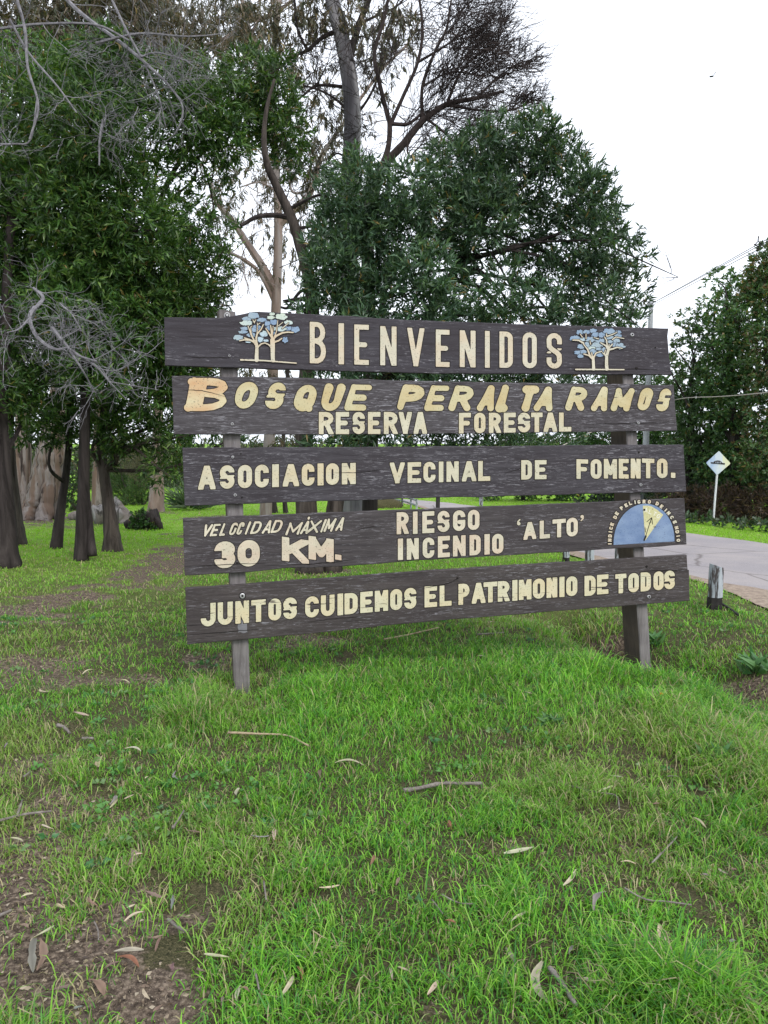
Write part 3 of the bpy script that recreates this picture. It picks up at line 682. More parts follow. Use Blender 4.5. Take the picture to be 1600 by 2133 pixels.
# ---- the two painted tree emblems
M_PALEBLUE = paint_mat('blue_paint', (0.15, 0.235, 0.38), (0.25, 0.34, 0.46), (0.36, 0.44, 0.45), 3.3, 0.22)
M_PALEGREEN = paint_mat('sage_paint', (0.42, 0.50, 0.46), (0.54, 0.60, 0.50), (0.36, 0.48, 0.60), 4.4, 0.22)
def emblem(base, sc, lines, blobs, label):
    b = Buf(); bx, by = base
    W = 1500; xs = np.arange(0, 1610, 9.0*(0.1/sc)**0.5*1.0); xs = np.arange(0, 1610, 0.85/sc); ys = np.arange(60, 1260 if sc < .12 else 1000, 0.85/sc); X, Y = np.meshgrid(xs, ys)
    d = np.full(X.shape, 1e9)
    for pts, h0, h1 in lines:
        n = len(pts)-1
        for i in range(n):
            (ax, ay), (cx_, cy_) = pts[i], pts[i+1]; dx, dy = cx_-ax, cy_-ay
            tt = np.clip(((X-ax)*dx+(Y-ay)*dy)/(dx*dx+dy*dy), 0, 1); hh = h0+(h1-h0)*(i+tt)/n
            d = np.minimum(d, np.hypot(X-ax-tt*dx, Y-ay-tt*dy)-hh)
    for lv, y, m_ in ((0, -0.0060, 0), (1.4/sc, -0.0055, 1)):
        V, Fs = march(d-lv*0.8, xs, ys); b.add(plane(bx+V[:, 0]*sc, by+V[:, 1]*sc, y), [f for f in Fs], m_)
    r2 = np.random.default_rng(int(bx)); k = 0
    for q in blobs:
        x, y, rx, ry = q[:4]; mm = 2 if (len(q) > 4 and q[4] == 'b') else (3 if r2.random() < (0.55 if sc < .12 else 0.18) else 2)
        n = 30; a_ = np.linspace(0, 2*math.pi, n, endpoint=False); ph = r2.random()*6
        rr = .92+0.24*np.abs(np.sin(a_*2.5+ph))+0.10*r2.normal(size=n); flat = np.where(np.sin(a_) > 0, 0.75, 1.0)
        for grow_, yy, mt in ((1.0, -0.0012-0.00011*k, mm), (1.0+1.2/sc/max(rx, ry), -0.00115-0.00011*k, 1)):
            px = bx+sc*(x+rx*rr*grow_*np.cos(a_)); py = by+sc*(y+ry*rr*grow_*flat*np.sin(a_))
            b.add(plane(px, py, yy), [list(range(n))], mt)
        k += 1
    o = b.build('painted_tree', [M_CREAM[0], M_EDGE, M_PALEBLUE, M_PALEGREEN], planks[0]); o['label'] = label; return o
emblem((480, 640), 0.1, [
    ([(215, 1097), (700, 1112), (1370, 1166)], 17, 13), ([(545, 1100), (545, 1000), (550, 880), (545, 770)], 42, 30), ([(545, 800), (490, 725), (400, 680), (290, 640)], 26, 12), ([(400, 690), (290, 680), (190, 700)], 16, 12),
    ([(545, 780), (535, 650), (555, 560), (640, 460), (685, 360)], 22, 10), ([(500, 710), (430, 570), (400, 480), (365, 390)], 18, 9), ([(565, 840), (640, 765), (720, 745)], 16, 12), ([(885, 1110), (880, 1000), (880, 850), (875, 690)], 40, 48),
    ([(875, 690), (858, 540), (835, 380)], 26, 10), ([(880, 670), (950, 600), (1080, 535), (1200, 520), (1310, 530)], 24, 11), ([(870, 650), (780, 510), (735, 440)], 18, 10), ([(900, 730), (1000, 700), (1070, 650)], 20, 12),
    ([(860, 860), (810, 790), (720, 745)], 16, 12), ([(905, 640), (960, 500), (985, 280)], 12, 8), ([(1000, 390), (1090, 315)], 9, 7), ([(870, 650), (888, 390)], 11, 7), ([(500, 330), (465, 260)], 10, 7), ([(495, 320), (530, 260)], 9, 7), ([(1080, 440), (1150, 380), (1210, 330)], 11, 8),
    ([(555, 560), (560, 330)], 9, 7), ([(440, 590), (420, 420), (450, 390)], 9, 7), ([(560, 370), (620, 330)], 9, 7)],
    [(170, 640, 95, 58), (330, 330, 112, 65), (345, 240, 100, 42, 'b'), (480, 180, 110, 70), (660, 270, 100, 48, 'b'), (300, 450, 80, 42), (260, 520, 90, 38, 'b'), (430, 580, 80, 58), (530, 465, 112, 58, 'b'), (550, 410, 80, 36, 'b'), (700, 560, 85, 65), (620, 680, 70, 60),
     (870, 145, 55, 32), (840, 220, 72, 42), (1060, 205, 112, 70), (900, 320, 90, 58), (770, 350, 62, 55), (1205, 325, 82, 50), (1200, 450, 72, 46), (1350, 475, 82, 70), (1030, 460, 122, 55), (790, 450, 70, 50), (1140, 690, 55, 66, 'b'), (740, 700, 52, 28), (900, 550, 60, 36), (390, 715, 75, 34)],
    'two painted trees with blue and sage leaves before the first word')
emblem((1180, 640), 0.1375, [
    ([(135, 943), (500, 944), (865, 946)], 11, 9), ([(405, 935), (402, 860), (398, 760)], 24, 19), ([(395, 790), (340, 735), (255, 708)], 15, 8), ([(388, 770), (375, 690)], 12, 8), ([(355, 750), (315, 640), (255, 565)], 14, 8), ([(405, 765), (440, 695), (530, 668)], 13, 8),
    ([(605, 935), (600, 850), (602, 740), (630, 640)], 26, 20), ([(595, 740), (540, 690)], 11, 8), ([(628, 650), (590, 585), (510, 538)], 15, 8), ([(628, 645), (690, 633), (760, 608), (840, 625)], 15, 7), ([(615, 620), (600, 500), (570, 450)], 12, 7), ([(632, 620), (690, 560)], 12, 8), ([(690, 490), (740, 452), (865, 475)], 9, 6), ([(615, 440), (700, 410), (760, 378)], 9, 6), ([(250, 545), (180, 502), (90, 498)], 14, 9), ([(235, 455), (200, 405)], 8, 6), ([(290, 475), (290, 400)], 8, 6), ([(360, 560), (350, 510)], 8, 6), ([(480, 480), (410, 462)], 8, 6), ([(600, 440), (600, 400)], 8, 6), ([(570, 700), (585, 650)], 9, 6), ([(630, 620), (640, 560)], 8, 6)],
    [(130, 475, 75, 40), (205, 385, 50, 40), (305, 380, 50, 34), (405, 360, 50, 36), (440, 420, 60, 36), (540, 425, 55, 44), (250, 490, 50, 30), (365, 495, 70, 43), (510, 510, 70, 38), (310, 575, 60, 43), (220, 600, 55, 38), (180, 690, 60, 34), (255, 680, 45, 34), (210, 745, 45, 30), (380, 625, 55, 31), (470, 575, 85, 40), (395, 680, 55, 43), (490, 635, 50, 24), (500, 720, 65, 40), (575, 650, 40, 38), (640, 370, 85, 43), (780, 385, 45, 30), (640, 460, 70, 34), (740, 510, 60, 38), (720, 570, 60, 31), (805, 600, 70, 52), (780, 435, 50, 27), (640, 525, 60, 24)],
    'two painted trees with light blue leaves after the first word')

# ---- fire danger dial
M_DIAL = paint_mat('dial_blue', (0.11, 0.17, 0.30), (0.18, 0.25, 0.39), (0.25, 0.33, 0.45), 8.0, 0.25, (0.05, 0.07, 0.13))
M_WEDGE = paint_mat('dial_yellow', (0.48, 0.46, 0.25), (0.58, 0.55, 0.34), None, 2.8, 0.22)
M_INK = simple_mat('dial_ink', (0.01, 0.009, 0.009), (0.025, 0.022, 0.02), 50, 0.8)
DB = (1250, 1030); DSC = 0.11875
def dpx(x, y): return DB[0]+x*DSC, DB[1]+y*DSC
db = Buf()
a_ = np.radians(np.linspace(180, 0, 40)); cxl, cyl, cxr, cyr = 235, 885, 1305, 822
ex_ = np.array([(cxr-cxl)/2, (cyr-cyl)/2]); c_ = np.array([(cxr+cxl)/2, (cyr+cyl)/2]); ht = 690
P = [c_+ex_*math.cos(q)+np.array([0, -ht])*math.sin(q)**0.93 for q in a_]; P = np.array(P)
px, py = dpx(P[:, 0], P[:, 1]); db.add(plane(px, py, -0.0012), [list(range(len(px)))], 0)
P2 = c_+(P-c_)*1.025; px, py = dpx(P2[:, 0], P2[:, 1]); db.add(plane(px, py, -0.0006), [list(range(len(px)))], 2)
P = np.array([(790, 808), (748, 195), (830, 195), (900, 208), (1000, 268), (1105, 355)]); px, py = dpx(P[:, 0], P[:, 1]); db.add(plane(px, py, -0.0020), [list(range(len(P)))], 1)
xs = np.arange(700, 1000, 5.0); ys = np.arange(380, 840, 5.0); X, Y = np.meshgrid(xs, ys)
d = np.minimum(seg_sd(X, Y, [[(800, 720), (850, 560), (903, 405)], [(818, 478), (903, 405), (918, 520)], [(785, 580), (792, 660)]])-6, np.minimum(seg_sd(X, Y, [[(770, 800), (800, 730)]])-15, seg_sd(X, Y, [[(860, 500), (890, 480)], [(940, 568), (975, 568)]])-7))
V, Fs = march(d, xs, ys); px, py = dpx(V[:, 0], V[:, 1]); db.add(plane(px, py, -0.0027), Fs, 2)
dial = db.build('danger_dial', [M_DIAL, M_WEDGE, M_INK], planks[3]); dial['label'] = 'blue half-round fire danger dial with a yellow wedge and black arrow'
ab = Buf()
ring = [('I', 168, 866), ('N', 168, 800), ('D', 172, 725), ('I', 180, 655), ('C', 190, 590), ('E', 208, 522), ('D', 262, 398), ('E', 293, 332), ('P', 378, 238), ('E', 455, 188), ('L', 530, 152), ('I', 612, 135), ('G', 680, 128), ('R', 770, 124), ('O', 862, 128), ('D', 1000, 160), ('E', 1076, 210), ('I', 1150, 272), ('N', 1200, 325), ('C', 1258, 402), ('E', 1308, 485), ('N', 1340, 582), ('D', 1352, 655), ('I', 1368, 728), ('O', 1372, 803)]
pts = np.array([(x, y) for _, x, y in ring], float)
for i, (ch, x, y) in enumerate(ring):
    j0, j1 = max(i-1, 0), min(i+1, len(ring)-1); tv = unit(pts[j1]-pts[j0]); nv = np.array([tv[1], -tv[0]])
    h = 8.0; w = 6.4 if ch != 'I' else 2.4; cxp, cyp = dpx(x, y)
    G = glyph(ch, w, h, 2.4); o0 = np.array([cxp, cyp])-tv*w/2-nv*h/2
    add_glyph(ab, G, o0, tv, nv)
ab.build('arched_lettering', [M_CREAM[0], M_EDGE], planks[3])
ab = Buf()
for ch, x, y, an in [('A', 805, 275, 8), ('L', 880, 305, 20), ('T', 955, 340, 28), ('O', 1020, 380, 35)]:
    q = R(an); tv = np.array([math.cos(q), math.sin(q)]); nv = np.array([tv[1], -tv[0]]); cxp, cyp = dpx(x, y); w, h = 6.5, 9.0
    G = glyph(ch, w, h, 1.5); o0 = np.array([cxp, cyp])-tv*w/2-nv*h/2
    add_glyph(ab, ((G[0]), (np.zeros((0, 2)), [])), o0, tv, nv, -0.0027)
ab.build('faint_lettering', [paint_mat('pale_paint', (0.62, 0.62, 0.52), (0.68, 0.68, 0.58), None, 1.9, 0.35, (0.5, 0.48, 0.3)), M_EDGE], planks[3])

# ---- bolts, washers and knots
M_BOLT = simple_mat('galvanised', (0.28, 0.28, 0.29), (0.55, 0.55, 0.56), 60, 0.45, 0.5, 0.6)
M_KNOT = simple_mat('knot_dark', (0.008, 0.006, 0.006), (0.02, 0.017, 0.015), 60, 0.9)
def disc(buf, px, py, rpx, y0, y1, mat=0, n=14, hole=0.0):
    a = np.linspace(0, 2*math.pi, n, endpoint=False); X = px+rpx*np.cos(a); Y = py-rpx*np.sin(a)
    V = np.vstack([plane(X, Y, y0), plane(px+rpx*.8*np.cos(a), py-rpx*.8*np.sin(a), y1)])
    buf.add(V, [[n+i for i in range(n)]]+[[i, (i+1) % n, n+(i+1) % n, n+i] for i in range(n)], mat)
for pi, x, y, r, dark in [(0, 478, 741, 2.6, 0), (0, 1317, 697, 4, 0), (0, 1326, 767, 3, 1), (1, 484, 883, 3.2, 0), (1, 1330, 881, 3.0, 0), (1, 1324, 815, 2.2, 0), (2, 485, 952, 3, 0), (2, 490, 1031, 3.4, 0), (2, 1331, 942, 2.4, 1), (2, 1335, 1010, 3.2, 0), (2, 502, 945, 1.6, 1), (2, 504, 1036, 1.8, 1),
                          (4, 1352, 1243, 4, 0), (4, 1347, 1180, 2.4, 1), (3, 1342, 1062, 2.6, 1), (3, 492, 1097, 3.0, 1), (0, 1365, 724, 1.6, 1), (4, 953, 1204, 2.4, 1), (3, 494, 1173, 2.4, 1)]:
    b = Buf(); disc(b, x, y, r, 0.0, -0.004)
    if not dark: disc(b, x, y, r*.45, -0.0045, -0.006, 1)
    b.build('knot' if dark else 'bolt', [M_KNOT if dark else M_BOLT, M_KNOT], planks[pi])
for pi, x, y in [(4, 505, 1241)]:
    b = Buf(); disc(b, x, y, 7.5, 0.0, -0.0035, 1); disc(b, x, y, 5.5, -0.0036, -0.005, 0); disc(b, x, y, 2.5, -0.0052, -0.007, 1); b.build('washer', [M_BOLT, M_KNOT], planks[pi])
b = Buf()
for r_, y0_, y1_, mm in ((7.2, 0.040, 0.033, 0), (4.5, 0.0325, 0.028, 1), (3.0, 0.0275, 0.022, 0)):
    disc(b, 474, 655, r_, y0_, y1_, mm)
b.build('bolt', [M_BOLT, M_KNOT], sign)
# drying cracks and seams
for pi, pts, w in [(4, [(1335, 1190), (1380, 1188), (1433, 1187)], .8), (4, [(880, 1226), (930, 1216), (960, 1202)], .9), (4, [(640, 1296), (700, 1288), (760, 1284)], .5), (3, [(600, 1176), (680, 1172), (740, 1164)], .6), (3, [(740, 1105), (770, 1098), (800, 1096)], .5), (2, [(700, 985), (760, 983), (790, 978)], .5), (2, [(1050, 985), (1080, 978), (1085, 975)], .5), (1, [(380, 812), (420, 814), (470, 826)], .6), (1, [(1220, 884), (1310, 882), (1407, 879)], .5), (0, [(380, 742), (430, 745), (500, 744)], .5), (0, [(1180, 765), (1280, 768), (1398, 770)], .5), (3, [(385, 1180), (470, 1176), (560, 1172)], .6), (4, [(392, 1322), (470, 1316), (540, 1310)], .6)]:
    P = smooth_path(np.array([(x, y, 0) for x, y in pts], float), 7)[:, :2]; P[:, 1] += rng.normal(size=len(P))*.5; hwd = w*np.sin(np.linspace(.12, math.pi-.05, len(P)))+.12; n_ = len(P)
    V = np.vstack([plane(P[:, 0], P[:, 1]-hwd, -0.0030), plane(P[:, 0], P[:, 1]+hwd, -0.0030)]); b = Buf(); b.add(V, [[i, n_+i, n_+i+1, i+1] for i in range(n_-1)]); b.build('crack', M_KNOT, planks[pi])
# bare scrape below the first N of the bottom plank
b = Buf(); xs = np.arange(485, 530, .7); ys = np.arange(1268, 1322, .7); X, Y = np.meshgrid(xs, ys)
d = np.maximum(np.abs(X-504-(Y-1290)*.06)-8-3*fbm(X*.25, Y*.25, 4), np.abs(Y-1301)-16-5*fbm(X*.2, Y*.1, 8)+2)
V, Fs = march(d, xs, ys); b.add(plane(V[:, 0], V[:, 1], -0.0006), Fs)
b.build('bare_scrape', plank_mat('bare_wood', 8.2, (0.10, 0.10, 0.11), (0.24, 0.24, 0.26), 0.58), planks[4])

# ------------------------------------------------------------------ trees
def depth_of(px, py): 
    p = ghit0(px, py); return float((p-CAMP) @ FW)
def base(px, py): 
    p = ghit(px, py); return p
def attach(buf, trunkP, trunkR, clumps, w=0.02, sides=5):
    """limbs from the trunk into the clumps of its crown"""
    for c in clumps:
        tgt = np.array(c[:3]); i = int(len(trunkP)*(0.45+0.5*random.random())); i = min(i, len(trunkP)-1)
        dd = np.linalg.norm(trunkP-tgt+np.array([0, 0, 0.6]), axis=1); i = min(max(int(np.argmin(dd))+random.randrange(-7, 8), len(trunkP)//3), len(trunkP)-1)
        s = trunkP[i]; mid = s*0.5+tgt*0.5+rng.normal(size=3)*0.14+np.array([0, 0, 0.10])
        P = smooth_path([s, mid, tgt, tgt+(tgt-mid)*0.4], 5); tube(buf, P, np.linspace(min(w*1.6, trunkR[i]*0.6), 0.004, len(P)), sides, 0.05, cap=False)
        for k in range(3):
            j = random.randrange(len(P)//2, len(P)); grow(buf, P[j], rng.normal(size=3)+np.array([0, 0, .2]), 0.6*c[3]+0.2, 0.006, 1, 3, 0.4, (0, 0, 0), 3, steps=5)

GREEN_A = [(0.038, 0.090, 0.020), (0.050, 0.112, 0.024), (0.066, 0.138, 0.030), (0.032, 0.076, 0.024), (0.100, 0.168, 0.036)]
GREEN_B = [(0.042, 0.086, 0.046), (0.058, 0.110, 0.060), (0.076, 0.132, 0.078), (0.032, 0.068, 0.038), (0.080, 0.142, 0.058)]
GREEN_R = [(0.050, 0.120, 0.042), (0.068, 0.150, 0.052), (0.085, 0.175, 0.060), (0.115, 0.175, 0.048)]
GUM = [(0.070, 0.072, 0.044), (0.095, 0.088, 0.055), (0.11, 0.085, 0.055), (0.055, 0.065, 0.042), (0.13, 0.10, 0.07)]

# --- the group of young acacias on the left
GA = 'young acacias on the left lawn'
def acacia(base_px, path, w0, w1, clumps, label, n_twin=None, bark=M_BARK_DARK, per_vol=3.0, dead=None, flare=0.55, cols=GREEN_A):
    D0 = depth_of(*base_px); b0 = base(*base_px); root = wroot('acacia_tree', b0, label, 'tree', GA)
    tb = Buf(); pts = [(base_px[0], base_px[1]+8, D0)]+[(x, y, D0+dz) for x, y, dz in path]
    P, r = limb(tb, pts, w0, w1, 14, 0.06, n=6, lobes=0.20, flare=flare*1.3); tb.build('trunk', bark, root, True)
    if n_twin:
        t2 = Buf(); limb(t2, [(n_twin[0][0], n_twin[0][1]+6, D0)]+[(x, y, D0+.05) for x, y in n_twin[1:]], n_twin[2] if False else 15, 12, 10, 0.05, n=5, lobes=0.1, flare=0.4); t2.build('trunk', bark, root, True)
    bb = Buf(); attach(bb, P, r, clumps); bb.build('branches', bark, root)
    crown('crown', root, clumps, per_vol, 0.125, 0.025, cols, sprig=9, up=0.05, out=0.75, bend=0.3, rnd=.75)
    if dead: dead(root)
    return root
def dead_low(root):
    b = Buf(); D = 7.9
    def L(pts, a, c): return limb(b, [(x, y, D+dz) for x, y, dz in pts], a, c, 6, 0.05, n=6)[0]
    mains = [L([(74, 640, .3), (62, 662, .2), (76, 700, .1), (112, 727, 0), (142, 724, 0)], 10, 6), L([(108, 682, 0), (132, 712, 0), (158, 738, 0), (202, 753, -.1)], 9, 3.5), L([(142, 726, 0), (172, 745, 0), (204, 767, 0), (228, 795, 0), (262, 830, .1)], 7, 2), L([(146, 731, 0), (170, 768, 0), (200, 820, .2)], 6, 2), L([(62, 662, .2), (40, 685, 0), (14, 693, -.2)], 5, 2), L([(76, 640, .3), (90, 620, .4), (70, 600, .5)], 8, 6), L([(228, 795, 0), (270, 802, .1), (330, 812, .3)], 2.5, 1.2), L([(125, 632, .1), (150, 655, 0), (170, 690, 0)], 3, 2), L([(204, 767, 0), (240, 772, .1), (280, 752, .2), (310, 735, .3)], 2.5, 1)]
    for P in mains:
        for k in range(7):
            i = random.randrange(1, len(P)); grow(b, P[i], rng.normal(size=3)*np.array([1, .5, 1]), 0.34+0.25*random.random(), 0.0045, 2, 3, 0.55, (0, 0, -.15), 3, ang=0.8, steps=6, rmin=0.0017)
    b.build('dead_branch', M_TWIG_GREY, root)
def dead_high(root):
    b = Buf(); D = 8.6
    def L(pts, a, c): return limb(b, [(x, y, D+dz) for x, y, dz in pts], a, c, 6, 0.05, n=6)[0]
    mains = [L([(90, -60, .6), (160, 20, .4), (240, 80, .2), (290, 120, 0), (345, 170, 0)], 10, 5), L([(220, -30, 0), (262, 60, 0), (300, 130, 0), (330, 200, 0), (345, 262, 0)], 6, 2.5), L([(30, -20, -.3), (52, 60, -.3), (58, 140, -.3), (80, 220, -.3), (62, 290, -.3)], 7, 4), L([(20, 40, -.3), (60, 110, -.2), (120, 180, -.2), (160, 235, -.2)], 6, 3), L([(200, 90, .1), (290, 70, .1), (390, 76, .2), (470, 70, .3)], 6, 2), L([(0, 60, 0), (90, 50, 0), (200, 52, 0), (270, 85, 0)], 6, 4), L([(215, 250, -.1), (208, 290, -.1), (207, 345, -.1)], 6, 3), L([(345, 170, 0), (380, 220, 0), (370, 270, 0), (340, 300, .1)], 5, 2), L([(290, 120, 0), (330, 110, -.1), (400, 130, -.2)], 5, 2), L([(-20, 300, 0), (30, 300, 0), (64, 290, 0), (78, 200, 0)], 5, 3)]
    for P in mains:
        for k in range(6):
            i = random.randrange(2, len(P)); grow(b, P[i], rng.normal(size=3)*np.array([1, .5, 1]), 0.42+0.40*random.random(), 0.0050, 2, 3, 0.5, (0, 0, -.1), 3, ang=0.8, steps=6, rmin=0.0018)
    # the pale tangle in the middle
    for k in range(16):
        p = at(318+rng.normal()*38, 195+rng.normal()*48, D-.25+rng.normal()*.12); grow(b, p, rng.normal(size=3), 0.45, 0.0042, 2, 3, 0.6, (0, 0, -.1), 4, ang=0.9, steps=6, rmin=0.0018)
    b.build('dead_branch', M_TWIG_GREY, root)
c1 = [cl(20, 470, 75, 9.6), cl(60, 380, 70, 9.8), cl(-40, 560, 90, 9.6), cl(30, 610, 80, 9.7), cl(20, 740, 80, 9.8), cl(70, 820, 60, 10.2, .8), cl(-60, 400, 90, 9.5), cl(-40, 800, 80, 9.8), cl(25, 840, 40, 9.8, .7), cl(-150, 600, 120, 9.6, .7), cl(90, 520, 80, 10.0)]
acacia((8, 1182), [(8, 1080, 0), (4, 960, 0), (0, 860, 0), (10, 700, 0), (20, 500, .1), (30, 380, .1)], 40, 14, c1, 'dark acacia with the thick dark trunk cut by the left frame edge', flare=0.5)
c2 = [cl(70, 300, 70, 10.8), cl(130, 200, 75, 10.6), cl(40, 200, 60, 10.8), cl(110, 380, 75, 10.6), cl(60, 130, 55, 11, .7), cl(0, 300, 60, 11)]
acacia((38, 1134), [(32, 1060, 0), (24, 960, 0), (22, 860, 0), (40, 650, 0), (70, 400, 0), (85, 250, 0)], 22, 10, c2, 'acacia with a slim brown trunk just right of the thick edge trunk', bark=M_BARK_BROWN, flare=0.7)
c3 = [cl(140, 620, 90, 11.4), cl(110, 720, 80, 11.3), cl(150, 800, 70, 11.4, .9), cl(120, 880, 50, 11.4, .8), cl(180, 540, 80, 11.5), cl(60, 880, 45, 11.5, .7), cl(170, 890, 36, 11.4, .7)]
acacia((116, 1142), [(127, 1060, 0), (139, 980, 0), (146, 900, 0), (150, 800, 0), (150, 600, 0)], 17, 8, c3, 'thin leaning acacia with the slenderest trunk of the left group', flare=0.35)
c4 = [cl(220, 160, 75, 9.8), cl(190, 260, 85, 9.7), cl(270, 270, 70, 10), cl(190, 350, 85, 9.9), cl(240, 430, 85, 9.9), cl(150, 450, 90, 9.9), cl(190, 540, 95, 9.9), cl(300, 480, 75, 10), cl(260, 580, 90, 10), cl(340, 560, 70, 10.1), cl(150, 640, 90, 9.9), cl(270, 680, 85, 10.0), cl(350, 660, 75, 10.1), cl(330, 400, 60, 10.1, .8), cl(200, 740, 75, 10.2), cl(160, 160, 60, 9.9), cl(230, 110, 40, 10), cl(390, 610, 55, 10.2), cl(90, 230, 60, 9.8)]
acacia((168, 1168), [(172, 1080, 0), (174, 1000, 0), (176, 900, 0), (178, 800, 0), (182, 640, 0), (200, 450, 0), (215, 260, 0)], 25, 13, c4, 'straight dark acacia in the middle of the left group with a forked base', [(192, 1152), (187, 1100), (183, 1050), (180, 1000)], dead=dead_low, flare=0.25)
c5 = [cl(320, 170, 50, 10.8, .9), cl(390, 190, 60, 10.8), cl(450, 210, 60, 10.9), cl(400, 270, 60, 10.8), cl(470, 290, 50, 10.9), cl(520, 160, 50, 11), cl(560, 210, 55, 11), cl(590, 260, 50, 11), cl(600, 320, 36, 11), cl(520, 250, 50, 11), cl(570, 150, 35, 11, .8), cl(340, 270, 50, 10.8, .8), cl(440, 380, 40, 11, .35), cl(410, 330, 40, 11, .4), cl(390, 470, 55, 10.8, .8), cl(400, 540, 60, 10.8, .9), cl(440, 560, 40, 10.8, .6), cl(370, 720, 70, 11), cl(400, 660, 60, 10.9, .9), cl(290, 780, 70, 11), cl(230, 830, 55, 11, .9), cl(340, 830, 60, 11), cl(270, 890, 50, 11, .9), cl(340, 920, 48, 11, .9), cl(225, 900, 40, 11, .8), cl(390, 780, 60, 11), cl(420, 860, 50, 11, .8), cl(330, 975, 28, 11, .7), cl(215, 960, 22, 11, .6), cl(450, 780, 40, 11, .7), cl(455, 480, 30, 11, .4), cl(380, 910, 30, 11, .8), cl(470, 920, 18, 11, .5), cl(455, 590, 30, 10.8, .6), cl(430, 640, 30, 10.8, .7)]
acacia((237, 1148), [(230, 1080, 0), (222, 1020, 0), (214, 960, 0), (212, 900, 0), (240, 760, 0), (290, 560, 0), (350, 380, 0), (430, 260, 0)], 27, 8, c5, 'acacia with a grey leaning trunk nearest the path, its crown reaching over the sign', bark=M_BARK_BROWN, dead=dead_high, flare=0.5)

# --- the wide dark acacia right behind the sign
b0 = base(664, 1192); root = wroot('acacia_tree', b0, 'broad dark green acacia behind the sign with a forked trunk', 'tree'); DC = depth_of(664, 1192)
tb = Buf(); P1, r1 = limb(tb, [(646, 1200, DC), (640, 1100, DC), (637, 1000, DC), (634, 900, DC), (640, 780, DC), (650, 690, DC), (648, 600, DC), (628, 520, DC), (606, 450, DC), (575, 385, DC), (556, 340, DC), (550, 285, DC), (556, 225, DC), (572, 165, DC)], 46, 5, 12, 0.06, n=5, lobes=0.12, flare=0.5)
tb.build('trunk', M_BARK_BROWN, root, True)
tb = Buf(); P2_, r2_ = limb(tb, [(690, 1200, DC+.1), (698, 1060, DC+.1), (735, 910, DC+.1), (800, 790, DC+.1), (880, 680, DC+.2), (940, 580, DC+.3), (990, 470, DC+.3), (1060, 360, DC+.3)], 34, 9, 10, 0.06, n=5, lobes=0.1, flare=0.5)
tb.build('trunk', M_BARK_BROWN, root, True)
bb = Buf()
for pts, a_1, a_2 in [([(600, 452, DC), (570, 448, DC), (535, 452, DC-.1), (502, 470, DC-.2)], 12, 8), ([(632, 540, DC), (650, 500, DC), (690, 470, DC), (720, 430, DC)], 8, 3), ([(880, 680, DC+.2), (960, 655, DC), (1040, 655, DC), (1120, 640, DC), (1220, 650, DC)], 13, 4), ([(940, 580, DC+.3), (1000, 600, DC), (1050, 645, DC)], 12, 6), ([(960, 540, DC+.3), (1060, 520, DC), (1180, 480, DC), (1260, 430, DC)], 12, 4), ([(650, 620, DC), (610, 625, DC), (590, 628, DC)], 10, 7), ([(650, 605, DC), (625, 608, DC), (600, 640, DC), (585, 640, DC)], 8, 5), ([(1060, 520, DC), (1150, 540, DC), (1260, 580, DC)], 8, 3), ([(800, 790, DC), (900, 780, DC), (1000, 800, DC)], 8, 4)]: limb(bb, pts, a_1, a_2, 7, 0.06)
cC = [cl(690, 420, 45, 8.9, .8), cl(740, 390, 55, 8.8), cl(710, 480, 55, 8.7), cl(790, 430, 60, 8.7), cl(860, 400, 60, 8.8), cl(930, 370, 60, 8.9), cl(1000, 330, 55, 9), cl(1060, 290, 48, 9), cl(1120, 300, 55, 9.1), cl(1165, 345, 55, 9.1), cl(1200, 400, 55, 9.1), cl(1240, 420, 48, 9.2), cl(1080, 380, 65, 9), cl(1010, 440, 70, 8.8), cl(920, 460, 70, 8.7), cl(840, 500, 70, 8.6), cl(760, 540, 65, 8.6), cl(700, 570, 55, 8.6), cl(670, 520, 36, 8.7, .8), cl(690, 640, 50, 8.6), cl(760, 630, 60, 8.6), cl(840, 610, 65, 8.6), cl(890, 570, 50, 8.7), cl(900, 650, 55, 8.6, .8), cl(970, 500, 55, 8.8), cl(1090, 470, 60, 9), cl(1180, 500, 60, 9.1, .9), cl(1240, 500, 50, 9.2, .9), cl(1290, 530, 42, 9.2, .9), cl(1310, 600, 40, 9.2, .8), cl(1250, 580, 50, 9.1, .9), cl(1180, 590, 55, 9.0, .9), cl(1110, 560, 45, 9, .8), cl(1060, 590, 40, 9, .8), cl(1120, 640, 45, 9, .7), cl(1200, 650, 45, 9, .7), cl(1280, 640, 42, 9.1, .6), cl(1315, 650, 28, 9.2, .6), cl(1030, 668, 40, 9, .8), cl(1100, 680, 40, 9, .9), cl(970, 670, 40, 9, .9), cl(1180, 690, 40, 9, .9), cl(1250, 690, 36, 9, .8), cl(1310, 690, 28, 9.1, .7), cl(1150, 790, 50, 9.1), cl(1220, 800, 40, 9.2, .8), cl(1050, 800, 50, 9), cl(950, 790, 50, 9), cl(860, 800, 50, 9), cl(1180, 910, 36, 9.3, .7), cl(1040, 925, 40, 9.1, .9), cl(1330, 540, 22, 9.2, .7), cl(1270, 450, 30, 9.2, .8), cl(760, 470, 55, 8.7), cl(740, 350, 26, 8.9, .8), cl(1000, 400, 55, 9),
      cl(700, 800, 60, 9), cl(800, 780, 60, 9), cl(900, 800, 60, 9), cl(1000, 790, 55, 9, .7), cl(1080, 790, 50, 9, .6), cl(700, 920, 55, 9), cl(800, 925, 55, 9), cl(900, 920, 50, 9), cl(980, 920, 40, 9, .8), cl(1100, 925, 40, 9.2, .7), cl(760, 700, 60, 8.9), cl(880, 720, 60, 9), cl(1000, 700, 45, 9, .9), cl(950, 610, 45, 8.7, .8), cl(1010, 620, 36, 8.7, .6), cl(665, 575, 30, 8.7, .8), cl(650, 660, 30, 8.7, .7)]
